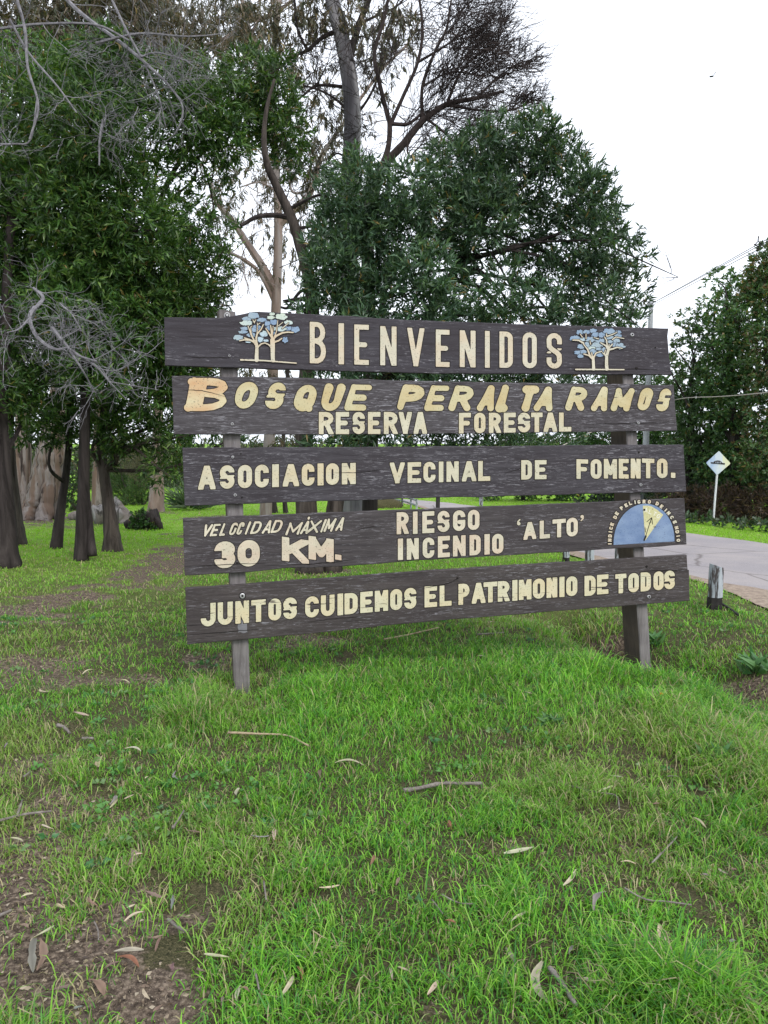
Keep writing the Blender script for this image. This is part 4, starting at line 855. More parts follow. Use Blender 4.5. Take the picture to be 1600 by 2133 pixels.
attach(bb, np.vstack([P2_, P1[len(P1)//3:]]), np.concatenate([r2_, r1[len(r1)//3:]]), cC[::3], 0.014)
bb.build('branches', M_BARK_DARK, root)
crown('crown', root, [[*c[:3], c[3]*.95, c[4]*.95, c[5]*.95, c[6]] for c in cC], 3.3, 0.112, 0.022, GREEN_B, sprig=9, up=0.35, out=0.75, bend=0.25)

# --- tall gum with the peeling pale trunk
D = 13.0; b0 = at(735, 1100, D); b0[2] = g(b0[0], b0[1]); root = wroot('gum_tree', b0, 'tall gum tree with pale peeling upper trunk rising above the acacia', 'tree')
tb = Buf(); Pg, rg = limb(tb, [(737, 1115, D), (733, 900, D), (728, 700, D), (724, 560, D), (724, 430, D), (732, 320, D), (734, 230, D), (724, 140, D), (708, 60, D), (692, 0, D), (676, -70, D), (668, -160, D)], 46, 26, 14, 0.04, n=6, lobes=0.05); tb.build('trunk', M_BARK_TALL, root, True)
bb = Buf()
gl = [([(728, 120, D), (748, 50, D), (768, 0, D), (790, -60, D)], 16, 10), ([(700, 66, D), (672, 78, D), (640, 105, D), (610, 118, D+.4), (560, 160, D+.8)], 10, 4), ([(735, 185, D), (690, 178, D), (655, 180, D), (630, 200, D), (590, 225, D+.5)], 8, 3), ([(720, 225, D), (690, 200, D), (640, 180, D), (600, 190, D)], 6, 3), ([(735, 250, D), (770, 200, D), (790, 150, D), (800, 80, D), (830, 0, D)], 6, 3), ([(640, 105, D), (620, 60, D), (612, 0, D), (600, -50, D)], 6, 4), ([(728, 420, D), (690, 440, D), (655, 380, D), (640, 330, D)], 6, 2), ([(748, 50, D), (790, 30, D), (830, 10, D), (860, -30, D)], 6, 3), ([(722, 330, D), (700, 320, D), (670, 350, D), (640, 355, D)], 5, 2), ([(560, 160, D+.8), (520, 200, D+.9), (480, 230, D+1)], 4, 2)]
LP = [limb(bb, p, a, b_, 7, 0.05)[0] for p, a, b_ in gl]
for P in LP:
    for k in range(9):
        i = random.randrange(len(P)//3, len(P)); grow(bb, P[i], rng.normal(size=3)+np.array([0, 0, .2]), 0.9, 0.010, 2, 4, 0.4, (0, 0, -.1), 3, steps=6, rmin=0.004)
bb.build('branches', M_BARK_DARK, root)
gm = [cl(600, 40, 60, D, .5, dj=2), cl(640, 120, 55, D, .4, dj=2), cl(560, 110, 60, D, .5, dj=2), cl(660, 250, 45, D, .45, dj=2), cl(630, 310, 50, D, .5, dj=2), cl(670, 380, 35, D, .5, dj=2), cl(770, 60, 60, D, .4, dj=2), cl(790, 130, 45, D, .3, dj=2), cl(820, 30, 50, D, .5, dj=2), cl(760, 250, 35, D, .25, dj=2), cl(690, 330, 40, D, .35, dj=2), cl(640, 30, 50, D, .5, dj=2), cl(530, 60, 60, D, .6, dj=2), cl(480, 20, 60, D, .6, dj=2), cl(810, 180, 30, D, .3, dj=2), cl(690, 560, 30, D, .25), cl(680, -30, 80, D, .6), cl(850, 60, 40, D, .4), cl(640, 420, 35, D, .3), cl(590, 400, 40, D, .25)]
crown('crown', root, gm, 1.7, 0.17, 0.026, GUM, sprig=9, up=-1.1, out=0.3, shell=0.3, rnd=0.5, spread=0.45, bend=0.5)

# --- pinkish gum further back, thin drooping leaves
D = 18.0; b0 = at(572, 1078, D); b0[2] = g(b0[0], b0[1]); root = wroot('gum_tree', b0, 'slender gum tree with smooth pinkish trunk and limbs seen against the sky', 'tree')
tb = Buf(); Pp, rp = limb(tb, [(553, 1086, D), (556, 1000, D), (565, 850, D), (573, 700, D), (577, 600, D), (580, 500, D), (578, 400, D), (572, 300, D), (566, 180, D), (575, 60, D), (590, -60, D)], 26, 10, 10, 0.05, n=6, lobes=0.06); tb.build('trunk', M_BARK_PINK, root, True)
bb = Buf()
gl = [([(580, 470, D), (620, 430, D), (650, 395, D), (668, 330, D), (700, 280, D), (740, 220, D)], 12, 5), ([(578, 610, D), (540, 545, D), (510, 500, D), (480, 455, D), (450, 420, D), (440, 380, D)], 14, 5), ([(577, 640, D), (545, 575, D), (515, 545, D), (470, 520, D), (440, 490, D)], 8, 3), ([(572, 300, D), (530, 200, D), (510, 110, D), (540, 40, D)], 8, 4), ([(430, 95, D), (480, 75, D), (520, 45, D), (570, 30, D), (620, -10, D)], 7, 5), ([(566, 180, D), (520, 60, D), (500, -20, D)], 7, 4), ([(510, 110, D), (460, 80, D), (400, 75, D), (340, 90, D)], 6, 3), ([(650, 395, D), (610, 400, D), (600, 350, D)], 5, 3), ([(740, 220, D), (800, 140, D), (850, 90, D), (880, 30, D)], 5, 3), ([(578, 400, D), (540, 380, D), (500, 390, D)], 4, 2)]
LP = [limb(bb, p, a*1.4, b_*1.3, 7, 0.06)[0] for p, a, b_ in gl]
for P in LP:
    for k in range(8):
        i = random.randrange(len(P)//3, len(P)); grow(bb, P[i], rng.normal(size=3)+np.array([0, 0, .1]), 1.1, 0.012, 2, 4, 0.4, (0, 0, -.15), 3, steps=6, rmin=0.005)
bb.build('branches', M_BARK_PINK, root)
pk = [cl(470, 380, 45, D, .4, dj=3), cl(440, 440, 40, D, .4, dj=3), cl(490, 440, 40, D, .3, dj=3), cl(540, 480, 35, D, .25, dj=3), cl(530, 560, 30, D, .25, dj=3), cl(590, 540, 40, D, .3, dj=3), cl(620, 480, 40, D, .35, dj=3), cl(670, 480, 35, D, .35, dj=3), cl(540, 340, 45, D, .35, dj=3), cl(480, 300, 50, D, .4, dj=3), cl(600, 180, 50, D, .4, dj=3), cl(500, 160, 60, D, .5, dj=3), cl(440, 60, 70, D, .7, dj=3), cl(380, 30, 70, D, .8, dj=3), cl(320, 60, 70, D, .8, dj=3), cl(520, 10, 70, D, .6, dj=3), cl(700, 200, 45, D, .4, dj=3), cl(740, 180, 35, D, .3), cl(640, 330, 45, D, .4, dj=3), cl(420, 130, 60, D, .7, dj=3), cl(360, 120, 60, D, .7, dj=3), cl(490, 520, 30, D, .3), cl(560, 420, 30, D, .3), cl(450, 340, 40, D, .4), cl(600, 690, 25, D, .3), cl(540, 780, 30, D, .5), cl(590, 920, 35, D, .6), cl(510, 775, 25, D, .5), cl(520, 930, 26, D, .3)]
crown('crown', root, pk, 1.7, 0.21, 0.032, GUM, sprig=9, up=-1.1, out=0.3, shell=0.3, rnd=0.5, spread=0.45, bend=0.5)

# --- the bare dark tree whose twigs fan out to the right
D = 11.2; b0 = at(772, 1120, D); b0[2] = g(b0[0], b0[1]); root = wroot('bare_tree', b0, 'bare dark tree whose fine twigs fan out against the white sky', 'tree')
tb = Buf(); limb(tb, [(770, 1130, D), (772, 900, D), (768, 700, D), (766, 520, D), (774, 400, D), (800, 345, D)], 34, 22, 10, 0.06, n=6, lobes=0.08); tb.build('trunk', M_BARK_DARK, root, True)
bb = Buf()
ml = [([(774, 400, D), (800, 345, D), (840, 300, D), (880, 252, D), (930, 218, D), (990, 205, D), (1050, 190, D)], 21, 6), ([(790, 360, D), (808, 310, D), (812, 262, D), (806, 235, D), (790, 170, D), (780, 110, D), (800, 40, D), (815, -40, D)], 13, 6), ([(812, 262, D), (840, 200, D), (870, 130, D), (880, 60, D), (870, -30, D)], 9, 5), ([(880, 252, D), (880, 180, D), (905, 110, D), (930, 60, D), (940, 0, D)], 8, 4), ([(930, 218, D), (960, 150, D), (1000, 110, D), (1040, 90, D)], 7, 3), ([(890, 248, D), (930, 280, D), (960, 310, D), (1000, 320, D)], 6, 3), ([(814, 258, D), (850, 258, D), (880, 235, D)], 9, 5), ([(870, 130, D), (920, 100, D), (980, 60, D)], 6, 3), ([(930, 218, D), (1000, 230, D), (1060, 230, D), (1100, 215, D)], 6, 2.5), ([(860, 275, D), (850, 320, D), (900, 350, D)], 5, 3), ([(990, 205, D), (1040, 160, D), (1085, 130, D)], 5, 2.5), ([(880, 180, D), (940, 150, D), (1010, 160, D)], 5, 3)]
for p, a, b_ in ml:
    P = limb(bb, p, a, b_, 7, 0.06)[0]
    for k in range(15):
        i = random.randrange(len(P)//3, len(P)); pp = P[i]
        d = np.array([0.85, 0.1, 0.45])+rng.normal(size=3)*np.array([.5, .5, .5])
        pxx, pyy, _ = project(pp)
        reach = np.clip((1125-pxx)/300, 0.15, 1.0)
        if pxx < 815: d = rng.normal(size=3)+np.array([0.2, 0, .3]); reach *= .7
        grow(bb, pp, d, 0.95*reach+.2, 0.0075, 2, 4, 0.32, (0.2, 0, 0.18), 5, ang=0.6, steps=7, rmin=0.0032)
bb.build('branches', M_TWIG_DARK, root)

# --- old gum with the huge buttressed trunk, back left
def fluted(root, D, path, w0, w1, mat, ridges=7):
    """old trunk of merged buttress ribs spiralling slightly up the bole"""
    b = Buf(); C = smooth_path(np.array([at(x, y, D+dz) for x, y, dz in path]), 9); t = np.linspace(0, 1, len(C)); Rr = (w0*(1-t)**1.3+w1*(1-(1-t)**1.3))*.5*D/F
    tube(b, C, Rr*.70, 16, .05)
    for k in range(ridges):
        a = 2*math.pi*k/ridges+.35*rng.normal(); tw = .5*t+.12*np.sin(t*9+k*2); f = 1+.75*np.exp(-t*len(C)/4.5)*(.5+rng.random())
        P = C+np.stack([np.cos(a+tw)*Rr*.60*f, np.sin(a+tw)*Rr*.60*f, 0*t], 1); tube(b, P, Rr*(.36+.12*rng.random())*(1+.10*rng.normal(size=len(C))), 12, .10, lobes=.12)
    return b.build('trunk', mat, root, True)
def gum_bole(px, py, specs, label, clumps, bark=M_BARK_GUM, group=None, per_vol=1.6, cols=GUM, lobes=0.30, crown_kw=None):
    D = depth_of(px, py); b0 = base(px, py); root = wroot('gum_tree', b0, label, 'tree', group)
    for pts, a, b_ in specs:
        if a > 35: fluted(root, D, pts, a, b_, bark); continue
        tb = Buf(); limb(tb, [(x, y, D+dz) for x, y, dz in pts], a, b_, 34, 0.06, n=9, lobes=lobes, flare=0.30); tb.build('trunk', bark, root, True)
    crown('crown', root, clumps, per_vol, 0.23, 0.034, cols, sprig=9, up=-1.0, out=0.3, shell=0.3, rnd=0.5, spread=0.45, bend=0.5)
    return root
gum_bole(80, 1082, [([(82, 1092, 0), (92, 1040, 0), (104, 960, 0), (118, 880, 0), (135, 780, .2), (150, 600, .5), (170, 350, .6), (190, 100, .6), (200, -50, .6)], 76, 26), ([(38, 1090, .5), (44, 1000, .5), (48, 900, .5), (42, 780, .5), (20, 500, .5), (0, 200, .5)], 40, 24)], 'old gum with a huge pale buttressed trunk at the back left',
         [cl(x, y, 75, 17, .9, dj=3) for x, y in [(180, 60), (240, 20), (120, 30), (300, 10), (60, 60), (100, 110), (200, 120), (270, 100), (20, 20), (0, 110), (330, 60), (150, -40), (250, -50), (50, -40), (-60, 60)]], per_vol=1.6)
GB = 'gum trees at the back of the lawn'
gum_bole(203, 1066, [([(202, 1072, 0), (202, 1030, 0), (203, 980, 0), (204, 900, 0), (208, 780, 0), (214, 600, 0)], 21, 16)], 'pale smooth gum trunk between the middle acacia trunks', [cl(215, 640, 80, 21, .8, dj=2), cl(260, 560, 70, 21, .7), cl(180, 540, 70, 21, .7)], group=GB, lobes=0.06)
gum_bole(322, 1066, [([(322, 1074, 0), (324, 1040, 0), (326, 1000, 0), (326, 940, 0), (330, 850, 0), (336, 700, 0)], 30, 16)], 'gum with a flared reddish base beside the spiky flax plant', [cl(340, 720, 80, 21, .7, dj=2), cl(300, 640, 70, 21, .7), cl(390, 660, 60, 21, .6)], group=GB, bark=M_BARK_PINK)
gum_bole(592, 1072, [([(597, 1078, 0), (593, 1040, 0), (590, 930, 0), (598, 800, 0), (604, 650, 0)], 10, 7), ([(574, 1078, 0), (570, 1040, 0), (566, 960, 0), (560, 860, 0)], 12, 8)], 'dark twin-stemmed tree seen in the gap under the third plank', [cl(600, 700, 50, 21, .3), cl(570, 780, 40, 21, .3)], group=GB, bark=M_BARK_DARK, lobes=0.05)

# --- back-left shrubs, log, stump, flax
GS = 'shrubs at the back of the lawn'
def shrub(px, py, clumps, label, cols, ll=0.09, lw=0.02, per_vol=2.2, up=.4, name='shrub'):
    b0 = base(px, py); root = wroot(name, b0, label, 'shrub', GS); tb = Buf()
    for k in range(6):
        c = clumps[k % len(clumps)]; P = smooth_path([b0+rng.normal(size=3)*np.array([.1, .1, 0]), (b0+np.array(c[:3]))/2+rng.normal(size=3)*.1, c[:3]], 4); tube(tb, P, np.linspace(.03, .008, len(P)), 5, cap=False)
    tb.build('stem', M_BARK_BROWN, root); crown('foliage', root, clumps, per_vol, ll, lw, cols, sprig=8, up=up, out=.6, shell=.5); return root
DS = depth_of(265, 1052)
shrub(265, 1052, [cl(265, 1010, 32, DS), cl(245, 1025, 24, DS), cl(295, 1020, 26, DS), cl(280, 1040, 26, DS), cl(240, 1000, 18, DS)], 'rounded light green shrub behind the grey log', [(0.06, 0.12, 0.035), (0.08, 0.15, 0.045), (0.10, 0.16, 0.06)], 0.08, 0.018, 2.4)
DS = depth_of(152, 1062)
shrub(152, 1062, [cl(152, 1030, 16, DS), cl(148, 1050, 14, DS), cl(158, 1010, 14, DS)], 'dark glossy shrub behind the thin leaning acacia', [(0.02, 0.06, 0.018), (0.05, 0.10, 0.02)], 0.07, 0.035, 2.4)
DS = 24
shrub(290, 1052, [cl(300, 960, 40, DS, .6), cl(270, 930, 40, DS, .6), cl(330, 940, 36, DS, .6), cl(250, 960, 30, DS, .6), cl(300, 990, 30, DS, .6)], 'dry greyish bush behind the light green shrub', [(0.13, 0.115, 0.085), (0.17, 0.15, 0.11), (0.11, 0.12, 0.07)], 0.10, 0.012, 1.6)
DS = depth_of(395, 1062); b0 = base(395, 1062); root = wroot('flax_plant', b0, 'spiky flax plant with long sword leaves beside the sign edge', 'plant')
n = 170; az = rng.random(n)*2*math.pi; el = np.arccos(rng.random(n)**0.8*0.95); Dr = np.stack([np.cos(az)*np.sin(el), np.sin(az)*np.sin(el), np.cos(el)+.1], 1)
leaf_mesh('foliage', b0+Dr*0.08+np.array([0, 0, .02]), unit(Dr), 0.65+0.45*rng.random(n), np.full(n, 0.05), np.array([(0.05, 0.10, 0.055), (0.08, 0.13, 0.07), (0.11, 0.15, 0.09)])[rng.integers(0, 3, n)], M_LEAF, root, fold=.3, bend=.25)
def lump(name, mat, parent, c, s, seed, rz=0, n=3, rough=.18):
    import bmesh
    bm = bmesh.new(); bmesh.ops.create_icosphere(bm, subdivisions=n, radius=1.0); r2 = np.random.default_rng(seed); off = r2.random(3)*20
    for v in bm.verts:
        p = np.array(v.co); q = p*2.0+off; f = 1+rough*2*(float(fbm(q[0]+q[2]*.7, q[1]-q[2]*.6, seed))-.5); p = p*f
        p = np.sign(p)*np.abs(p)**0.8; p = p*np.array(s); x = p[0]*math.cos(rz)-p[1]*math.sin(rz); y = p[0]*math.sin(rz)+p[1]*math.cos(rz); v.co = Vector((x, y, p[2]))+Vector(c)
    me = bpy.data.meshes.new(name); bm.to_mesh(me); bm.free(); me.materials.append(mat)
    for p in me.polygons: p.use_smooth = True
    o = bpy.data.objects.new(name, me); COL.objects.link(o)
    if parent: o.parent = parent
    return o
M_LOG = bark_mat('weathered_log', (0.14, 0.13, 0.125), (0.36, 0.34, 0.33), (0.20, 0.17, 0.15), 1, 5, .8, c4=(0.05, 0.045, 0.04))
DL = depth_of(235, 1092); b0 = base(238, 1090); root = wroot('fallen_log', b0, 'weathered grey fallen log with a torn root plate behind the acacias', 'log')
tb = Buf(); limb(tb, [(196, 1076, DL-.1), (215, 1072, DL), (240, 1074, DL+.1), (262, 1082, DL+.2)], 44, 30, 12, .12, n=5, lobes=.15); tb.build('bole', M_LOG, root, True)
tb = Buf(); A = [at(*p, DL+dz) for p, dz in (((232, 1096), 0), ((242, 1034), .25), ((286, 1082), .1), ((268, 1098), -.1))]; B = [at(*p, DL+dz) for p, dz in (((224, 1090), .5), ((236, 1040), .6), ((280, 1078), .7), ((264, 1092), .5))]
tb.add(np.array(A+B), [[0, 1, 2, 3], [7, 6, 5, 4], [0, 4, 5, 1], [1, 5, 6, 2], [2, 6, 7, 3], [3, 7, 4, 0]])
o = tb.build('root_plate', M_LOG, root); md = o.modifiers.new('s', 'SUBSURF'); md.subdivision_type = 'SIMPLE'; md.levels = md.render_levels = 3
tx = bpy.data.textures.new('n', 'CLOUDS'); tx.noise_scale = .15; md = o.modifiers.new('d', 'DISPLACE'); md.texture = tx; md.strength = .12
b0 = base(172, 1082); o = tag(lump('fallen_log', M_LOG, None, b0+np.array([0, 0, .08]), (.32, .16, .12), 5, .1), 'short grey log chunk lying left of the big fallen log', 'log')
b0 = base(303, 1102); root = wroot('tree_stump', b0, 'dark rotten stump overgrown with ivy beside the fallen log', 'stump')
tb = Buf(); P = smooth_path([b0+np.array(q) for q in ((-.38, .1, .06), (-.18, .05, .12), (.05, 0, .18), (.22, -.04, .22))], 5); tube(tb, P, np.linspace(.12, .20, len(P)), 16, .10, lobes=.25); tb.build('stump_wood', M_BARK_DARK, root, True)
tb = Buf(); tube(tb, [b0+np.array([.20, -.03, .20]), b0+np.array([.30, -.06, .10]), b0+np.array([.33, -.08, -.03])], [.09, .07, .05], 9, .2); tube(tb, [b0+np.array([.05, -.1, .25]), b0+np.array([.16, -.12, .34])], [.06, .03], 8, .2); tb.build('broken_snag', M_BARK_DARK, root, True)
DSs = depth_of(300, 1100)-.2; crown('ivy', root, [cl(290, 1078, 13, DSs-.1, dj=.1), cl(284, 1090, 12, DSs-.1, dj=.1), cl(312, 1097, 10, DSs-.2, dj=.1), cl(298, 1070, 9, DSs, dj=.1)], 3.0, .06, .045, [(0.03, 0.08, 0.02), (0.05, 0.11, 0.03)], sprig=4, up=.3)

# --- trees over the road, right side and behind the sign
GR = 'trees across the road'
def roadtree(px, py, Dt, path, w0, clumps, label, per_vol=2.8, ll=0.11, lw=0.045, cols=GREEN_R, bark=M_BARK_DARK, up=-.05):
    b0 = at(px, py, Dt); b0[2] = g(b0[0], b0[1]); root = wroot('roadside_tree', b0, label, 'tree', GR)
    tb = Buf(); P, r = limb(tb, [(px, py+6, Dt)]+[(x, y, Dt) for x, y in path], w0, w0*.35, 8, .06, n=5, lobes=.08, flare=.3); tb.build('trunk', bark, root, True)
    bb = Buf(); attach(bb, P, r, clumps, .05); bb.build('branches', bark, root)
    crown('crown', root, clumps, per_vol, ll, lw, cols, sprig=9, up=up, out=.8, shell=.5, rnd=.9); return root
LG = [(0.075, 0.145, 0.055), (0.095, 0.165, 0.070), (0.08, 0.13, 0.05), (0.055, 0.11, 0.045)]
roadtree(1432, 1092, 19, [(1434, 980), (1438, 860), (1445, 740)], 16, [cl(1420, 680, 30, 19, .35), cl(1455, 665, 30, 19, .4), cl(1480, 690, 30, 19, .5), cl(1410, 730, 28, 19, .25), cl(1450, 740, 40, 19, .5), cl(1440, 800, 45, 19, .9), cl(1420, 860, 45, 19), cl(1460, 870, 45, 19), cl(1430, 940, 45, 19), cl(1470, 940, 40, 19), cl(1430, 1000, 32, 19, .8), cl(1485, 800, 45, 19), cl(1400, 780, 30, 19, .4)], 'light crowned tree just right of the sign across the road', cols=LG)
roadtree(1530, 1096, 18, [(1532, 980), (1525, 850), (1520, 720), (1515, 640)], 24, [cl(1500, 590, 32, 18.5, .4), cl(1520, 625, 38, 18.5, .55), cl(1490, 640, 30, 18.5, .45), cl(1550, 600, 34, 18.5, .6), cl(1540, 680, 55, 18), cl(1500, 710, 45, 18), cl(1560, 740, 60, 18), cl(1510, 780, 50, 18), cl(1550, 830, 60, 18), cl(1500, 860, 50, 18), cl(1530, 920, 55, 18), cl(1500, 980, 40, 18, .9), cl(1560, 980, 50, 18)], 'tall tree behind the diamond road sign with an open top')
roadtree(1640, 1100, 17, [(1640, 980), (1630, 800), (1620, 640)], 30, [cl(1590, 570, 40, 17.5), cl(1620, 540, 45, 17.5), cl(1600, 640, 60, 17), cl(1670, 600, 80, 17), cl(1610, 740, 65, 17), cl(1690, 740, 80, 17), cl(1610, 850, 65, 17), cl(1600, 950, 60, 17), cl(1680, 900, 80, 17), cl(1580, 600, 32, 17.5), cl(1640, 1010, 50, 17)], 'largest dark tree at the right frame edge with russet tips', cols=[(0.045, 0.100, 0.035), (0.070, 0.130, 0.045), (0.085, 0.125, 0.038), (0.055, 0.11, 0.04), (0.12, 0.085, 0.04)])
roadtree(1330, 1082, 23, [(1335, 980), (1330, 860)], 14, [cl(1330, 800, 50, 23), cl(1280, 830, 50, 23), cl(1370, 840, 50, 23), cl(1330, 900, 55, 23), cl(1270, 920, 50, 23), cl(1390, 920, 50, 23), cl(1340, 985, 50, 23), cl(1280, 1000, 45, 23), cl(1400, 1000, 45, 23), cl(1210, 900, 40, 23), cl(1220, 960, 45, 23)], 'bushy tree seen through the gaps by the right post', cols=[(0.05, 0.12, 0.03), (0.07, 0.15, 0.04), (0.04, 0.09, 0.03)])
roadtree(1090, 1062, 27, [(1090, 1000), (1095, 930)], 10, [cl(1090, 940, 40, 27), cl(1140, 960, 40, 27), cl(1040, 975, 36, 27), cl(1100, 1000, 40, 27), cl(1160, 1010, 36, 27), cl(1020, 1015, 30, 27), cl(1190, 1030, 30, 27)], 'low dark tree far along the road behind the sign centre')
# dark hedge of brambles and dry bracken below those trees
hb = []; 
for px_ in range(1240, 1760, 26):
    Dh = depth_of(px_, 1072+(px_-1240)*0.045); hb += [cl(px_, 1040+(px_-1240)*.035, 30, Dh+.6, .9, dj=.6), cl(px_, 985+(px_-1240)*.03, 34, Dh+1.4, .9, dj=.6)]
root = wroot('bramble_hedge', base(1500, 1086), 'dark tangled bramble hedge at the foot of the roadside trees', 'hedge')
crown('foliage', root, hb, 2.2, .14, .05, [(0.02, 0.045, 0.02), (0.03, 0.055, 0.03), (0.045, 0.06, 0.045)], sprig=8, up=.1)
hb = []
for px_ in range(1400, 1760, 20):
    Dh = depth_of(px_, 1080+(px_-1400)*0.06); hb += [cl(px_, 1052+(px_-1400)*.045, 22, Dh+.15, 1.0, ry=34, dj=.4)]
root = wroot('dry_bracken', base(1540, 1090), 'dry brown bracken bank along the verge behind the diamond sign', 'bracken')
crown('foliage', root, hb, 2.0, .17, .014, [(0.07, 0.045, 0.032), (0.10, 0.062, 0.045), (0.13, 0.09, 0.07), (0.045, 0.035, 0.03)], sprig=8, up=.1, rnd=.8)
hb = [cl(px_, 1090+(px_-1490)*.10+rng.normal()*2, 11, depth_of(px_, 1096+(px_-1490)*.10), 1, dj=.2) for px_ in range(1400, 1740, 14)]
tag(crown('verge_weeds', None, hb, 2.0, .11, .05, [(0.05, 0.10, 0.05), (0.07, 0.12, 0.065), (0.10, 0.13, 0.09)], sprig=6, up=.4), kind='stuff')

# --- far wood closing the view
fw = []
for k in range(150):
    a = -34+68*(k+.5)/150; y_ = 38+10*rng.random(); x_ = a*y_/36; h = 1.15+0.5*rng.random()
    if -2.5 < x_ < 2.2 and rng.random() < .5: h *= .8
    fw.append([x_, y_, g0(x_, y_)+h*.75, 1.1, 1.0, h, .8])
tag(crown('distant_wood', None, fw, 1.8, .26, .09, [(0.035, 0.065, 0.03), (0.05, 0.085, 0.04), (0.07, 0.09, 0.05), (0.09, 0.085, 0.06)], sprig=9, up=.2), kind='stuff')

# ------------------------------------------------------------------ street furniture and small things
def bevel_box_obj(b, c, s, mat=0): box(b, c, s, mat)
M_WHITEWOOD = plank_mat('whitewashed_wood', 12.0, (0.30, 0.33, 0.36), (0.60, 0.63, 0.66), 0.70, 'z')
m, t, out = mat_new('chipped_white_paint'); v = mapped(t, (9, 9, 1.6)); f = noise_node(t, v, 2.2, 6, .7, .5)
c = ramp(t, f, [(0.45, (0.060, 0.052, 0.05)), (0.53, (0.30, 0.33, 0.36)), (0.8, (0.50, 0.53, 0.56))]); principled(t, out, c, .8, f, .5, .01, .2); M_CHIP = m
M_TAR = simple_mat('tar_black', (0.010, 0.009, 0.009), (0.03, 0.027, 0.026), 30, .8)
GBOL = 'white log bollards beside the road'
def bollard(px, py, hpx, wpx, label, lean=0.0):
    b0 = base(px, py); Dd = float((b0-CAMP) @ FW); h = hpx*Dd/F; r = wpx*Dd/F/2; root = wroot('bollard', b0, label, 'bollard', GBOL)
    def seg(z0, z1, mat, name, slant=0.0):
        b = Buf(); n = 16; V = []; zs = np.linspace(z0, z1, 6)
        rr = 1+0.06*rng.normal(size=n)
        for k, z in enumerate(zs):
            for i in range(n):
                a = 2*math.pi*i/n; q = r*rr[i]*(1+.015*rng.normal())*(1 if not (slant and k == 5) else .94); zz = z + (slant*math.cos(a) if k == len(zs)-1 else 0)
                V.append([b0[0]+q*math.cos(a)+lean*z, b0[1]+q*math.sin(a), b0[2]+zz])
        Fs = [[k*n+i, k*n+(i+1) % n, (k+1)*n+(i+1) % n, (k+1)*n+i] for k in range(5) for i in range(n)]+[[5*n+i for i in range(n)]]
        b.add(np.array(V), Fs); b.build(name, mat, root, False)
    seg(-.05, h*.27, M_TAR, 'tarred_foot'); seg(h*.27, h*.97, M_CHIP, 'painted_top', slant=-h*.045)
bollard(1488, 1268, 94, 29, 'chipped white log bollard with a black foot, standing clear right of the sign')
bollard(1288, 1196, 62, 17, 'white bollard in the gap just left of the right sign post')
bollard(1228, 1184, 50, 19, 'white bollard, middle one of the three behind the bottom plank')
bollard(1179, 1172, 42, 14, 'white bollard farthest along the road behind the bottom plank')
b0 = base(1488, 1266); A = ghit(1497, 1261)+np.array([0, 0, .03]); B = ghit(1540, 1287)+np.array([0, 0, .02]); b = Buf(); tube(b, [A, (A+B)/2+np.array([0, 0, .006]), B], .013, 6); tag(b.build('iron_bar', M_TAR), 'dark iron bar lying in the grass at the foot of the bollard', 'bar')
# diamond warning sign with the speed hump symbol
DSg = depth_of(1485, 1094); b0 = base(1485, 1094); root = wroot('warning_sign', b0, 'white diamond speed hump warning sign on a leaning white post', 'road sign')
T = at(1494, 985, DSg); b = Buf(); tube(b, [b0-np.array([0, 0, .1]), (b0+T)/2, T], 0.021, 8); b.build('post', simple_mat('white_steel', (0.48, 0.49, 0.52), (0.60, 0.61, 0.63), 20, .5), root)
def sgn(x, y, off): return at(1440+x*.10316, 900+y*.10316, DSg-off)
def rdiam(pts, rr):
    out = []
    for i, p in enumerate(pts):
        p = np.array(p, float); a = np.array(pts[i-1], float); c = np.array(pts[(i+1) % 4], float)
        for tt in np.linspace(0, 1, 6):
            q0 = p+(a-p)*rr; q1 = p+(c-p)*rr; out.append((1-tt)**2*q0+2*tt*(1-tt)*p+tt**2*q1)
    return np.array(out)
Pd = rdiam([(560, 378), (798, 632), (522, 872), (296, 622)], .09); n = len(Pd)
b = Buf(); V = np.vstack([sgn(Pd[:, 0], Pd[:, 1], .030), sgn(Pd[:, 0], Pd[:, 1], .024)]); b.add(V, [list(range(n)), [n+i for i in range(n)][::-1]]+[[i, n+i, n+(i+1) % n, (i+1) % n] for i in range(n)])
m, t, out = mat_new('faded_sign_face'); v = mapped(t, (1, 1, 1)); sp = N(t, 'ShaderNodeSeparateXYZ'); t.links.new(v, sp.inputs[0])
f = noise_node(t, mapped(t, (9, 9, 2.5), rot=(0, .5, 0)), 1.0, 4, .6, .6); ad = N(t, 'ShaderNodeMath', operation='MULTIPLY_ADD'); t.links.new(sp.outputs[0], ad.inputs[0]); ad.inputs[1].default_value = 1.6; t.links.new(f, ad.inputs[2])
c = ramp(t, ad.outputs[0], [(0.35, (0.26, 0.35, 0.50)), (0.56, (0.38, 0.45, 0.54)), (0.78, (0.45, 0.50, 0.54)), (0.92, (0.52, 0.53, 0.36))]); principled(t, out, c, .45, None); b.build('sign_plate', m, root)
b = Buf(); P = np.array([(395, 605), (445, 612), (470, 585), (520, 572), (575, 575), (610, 600), (625, 622), (682, 628), (678, 660), (395, 635)]); b.add(sgn(P[:, 0], P[:, 1], .033), [list(range(len(P)))])
for x0 in (490, 520, 550, 580): b.add(sgn(np.array([x0, x0+14, x0+16, x0+2]), np.array([596, 597, 632, 631]), .0345), [[0, 1, 2, 3]], 1)
b.build('hump_symbol', [M_TAR, simple_mat('letter_grey', (.20, .24, .30), (.3, .34, .4), 30)], root)
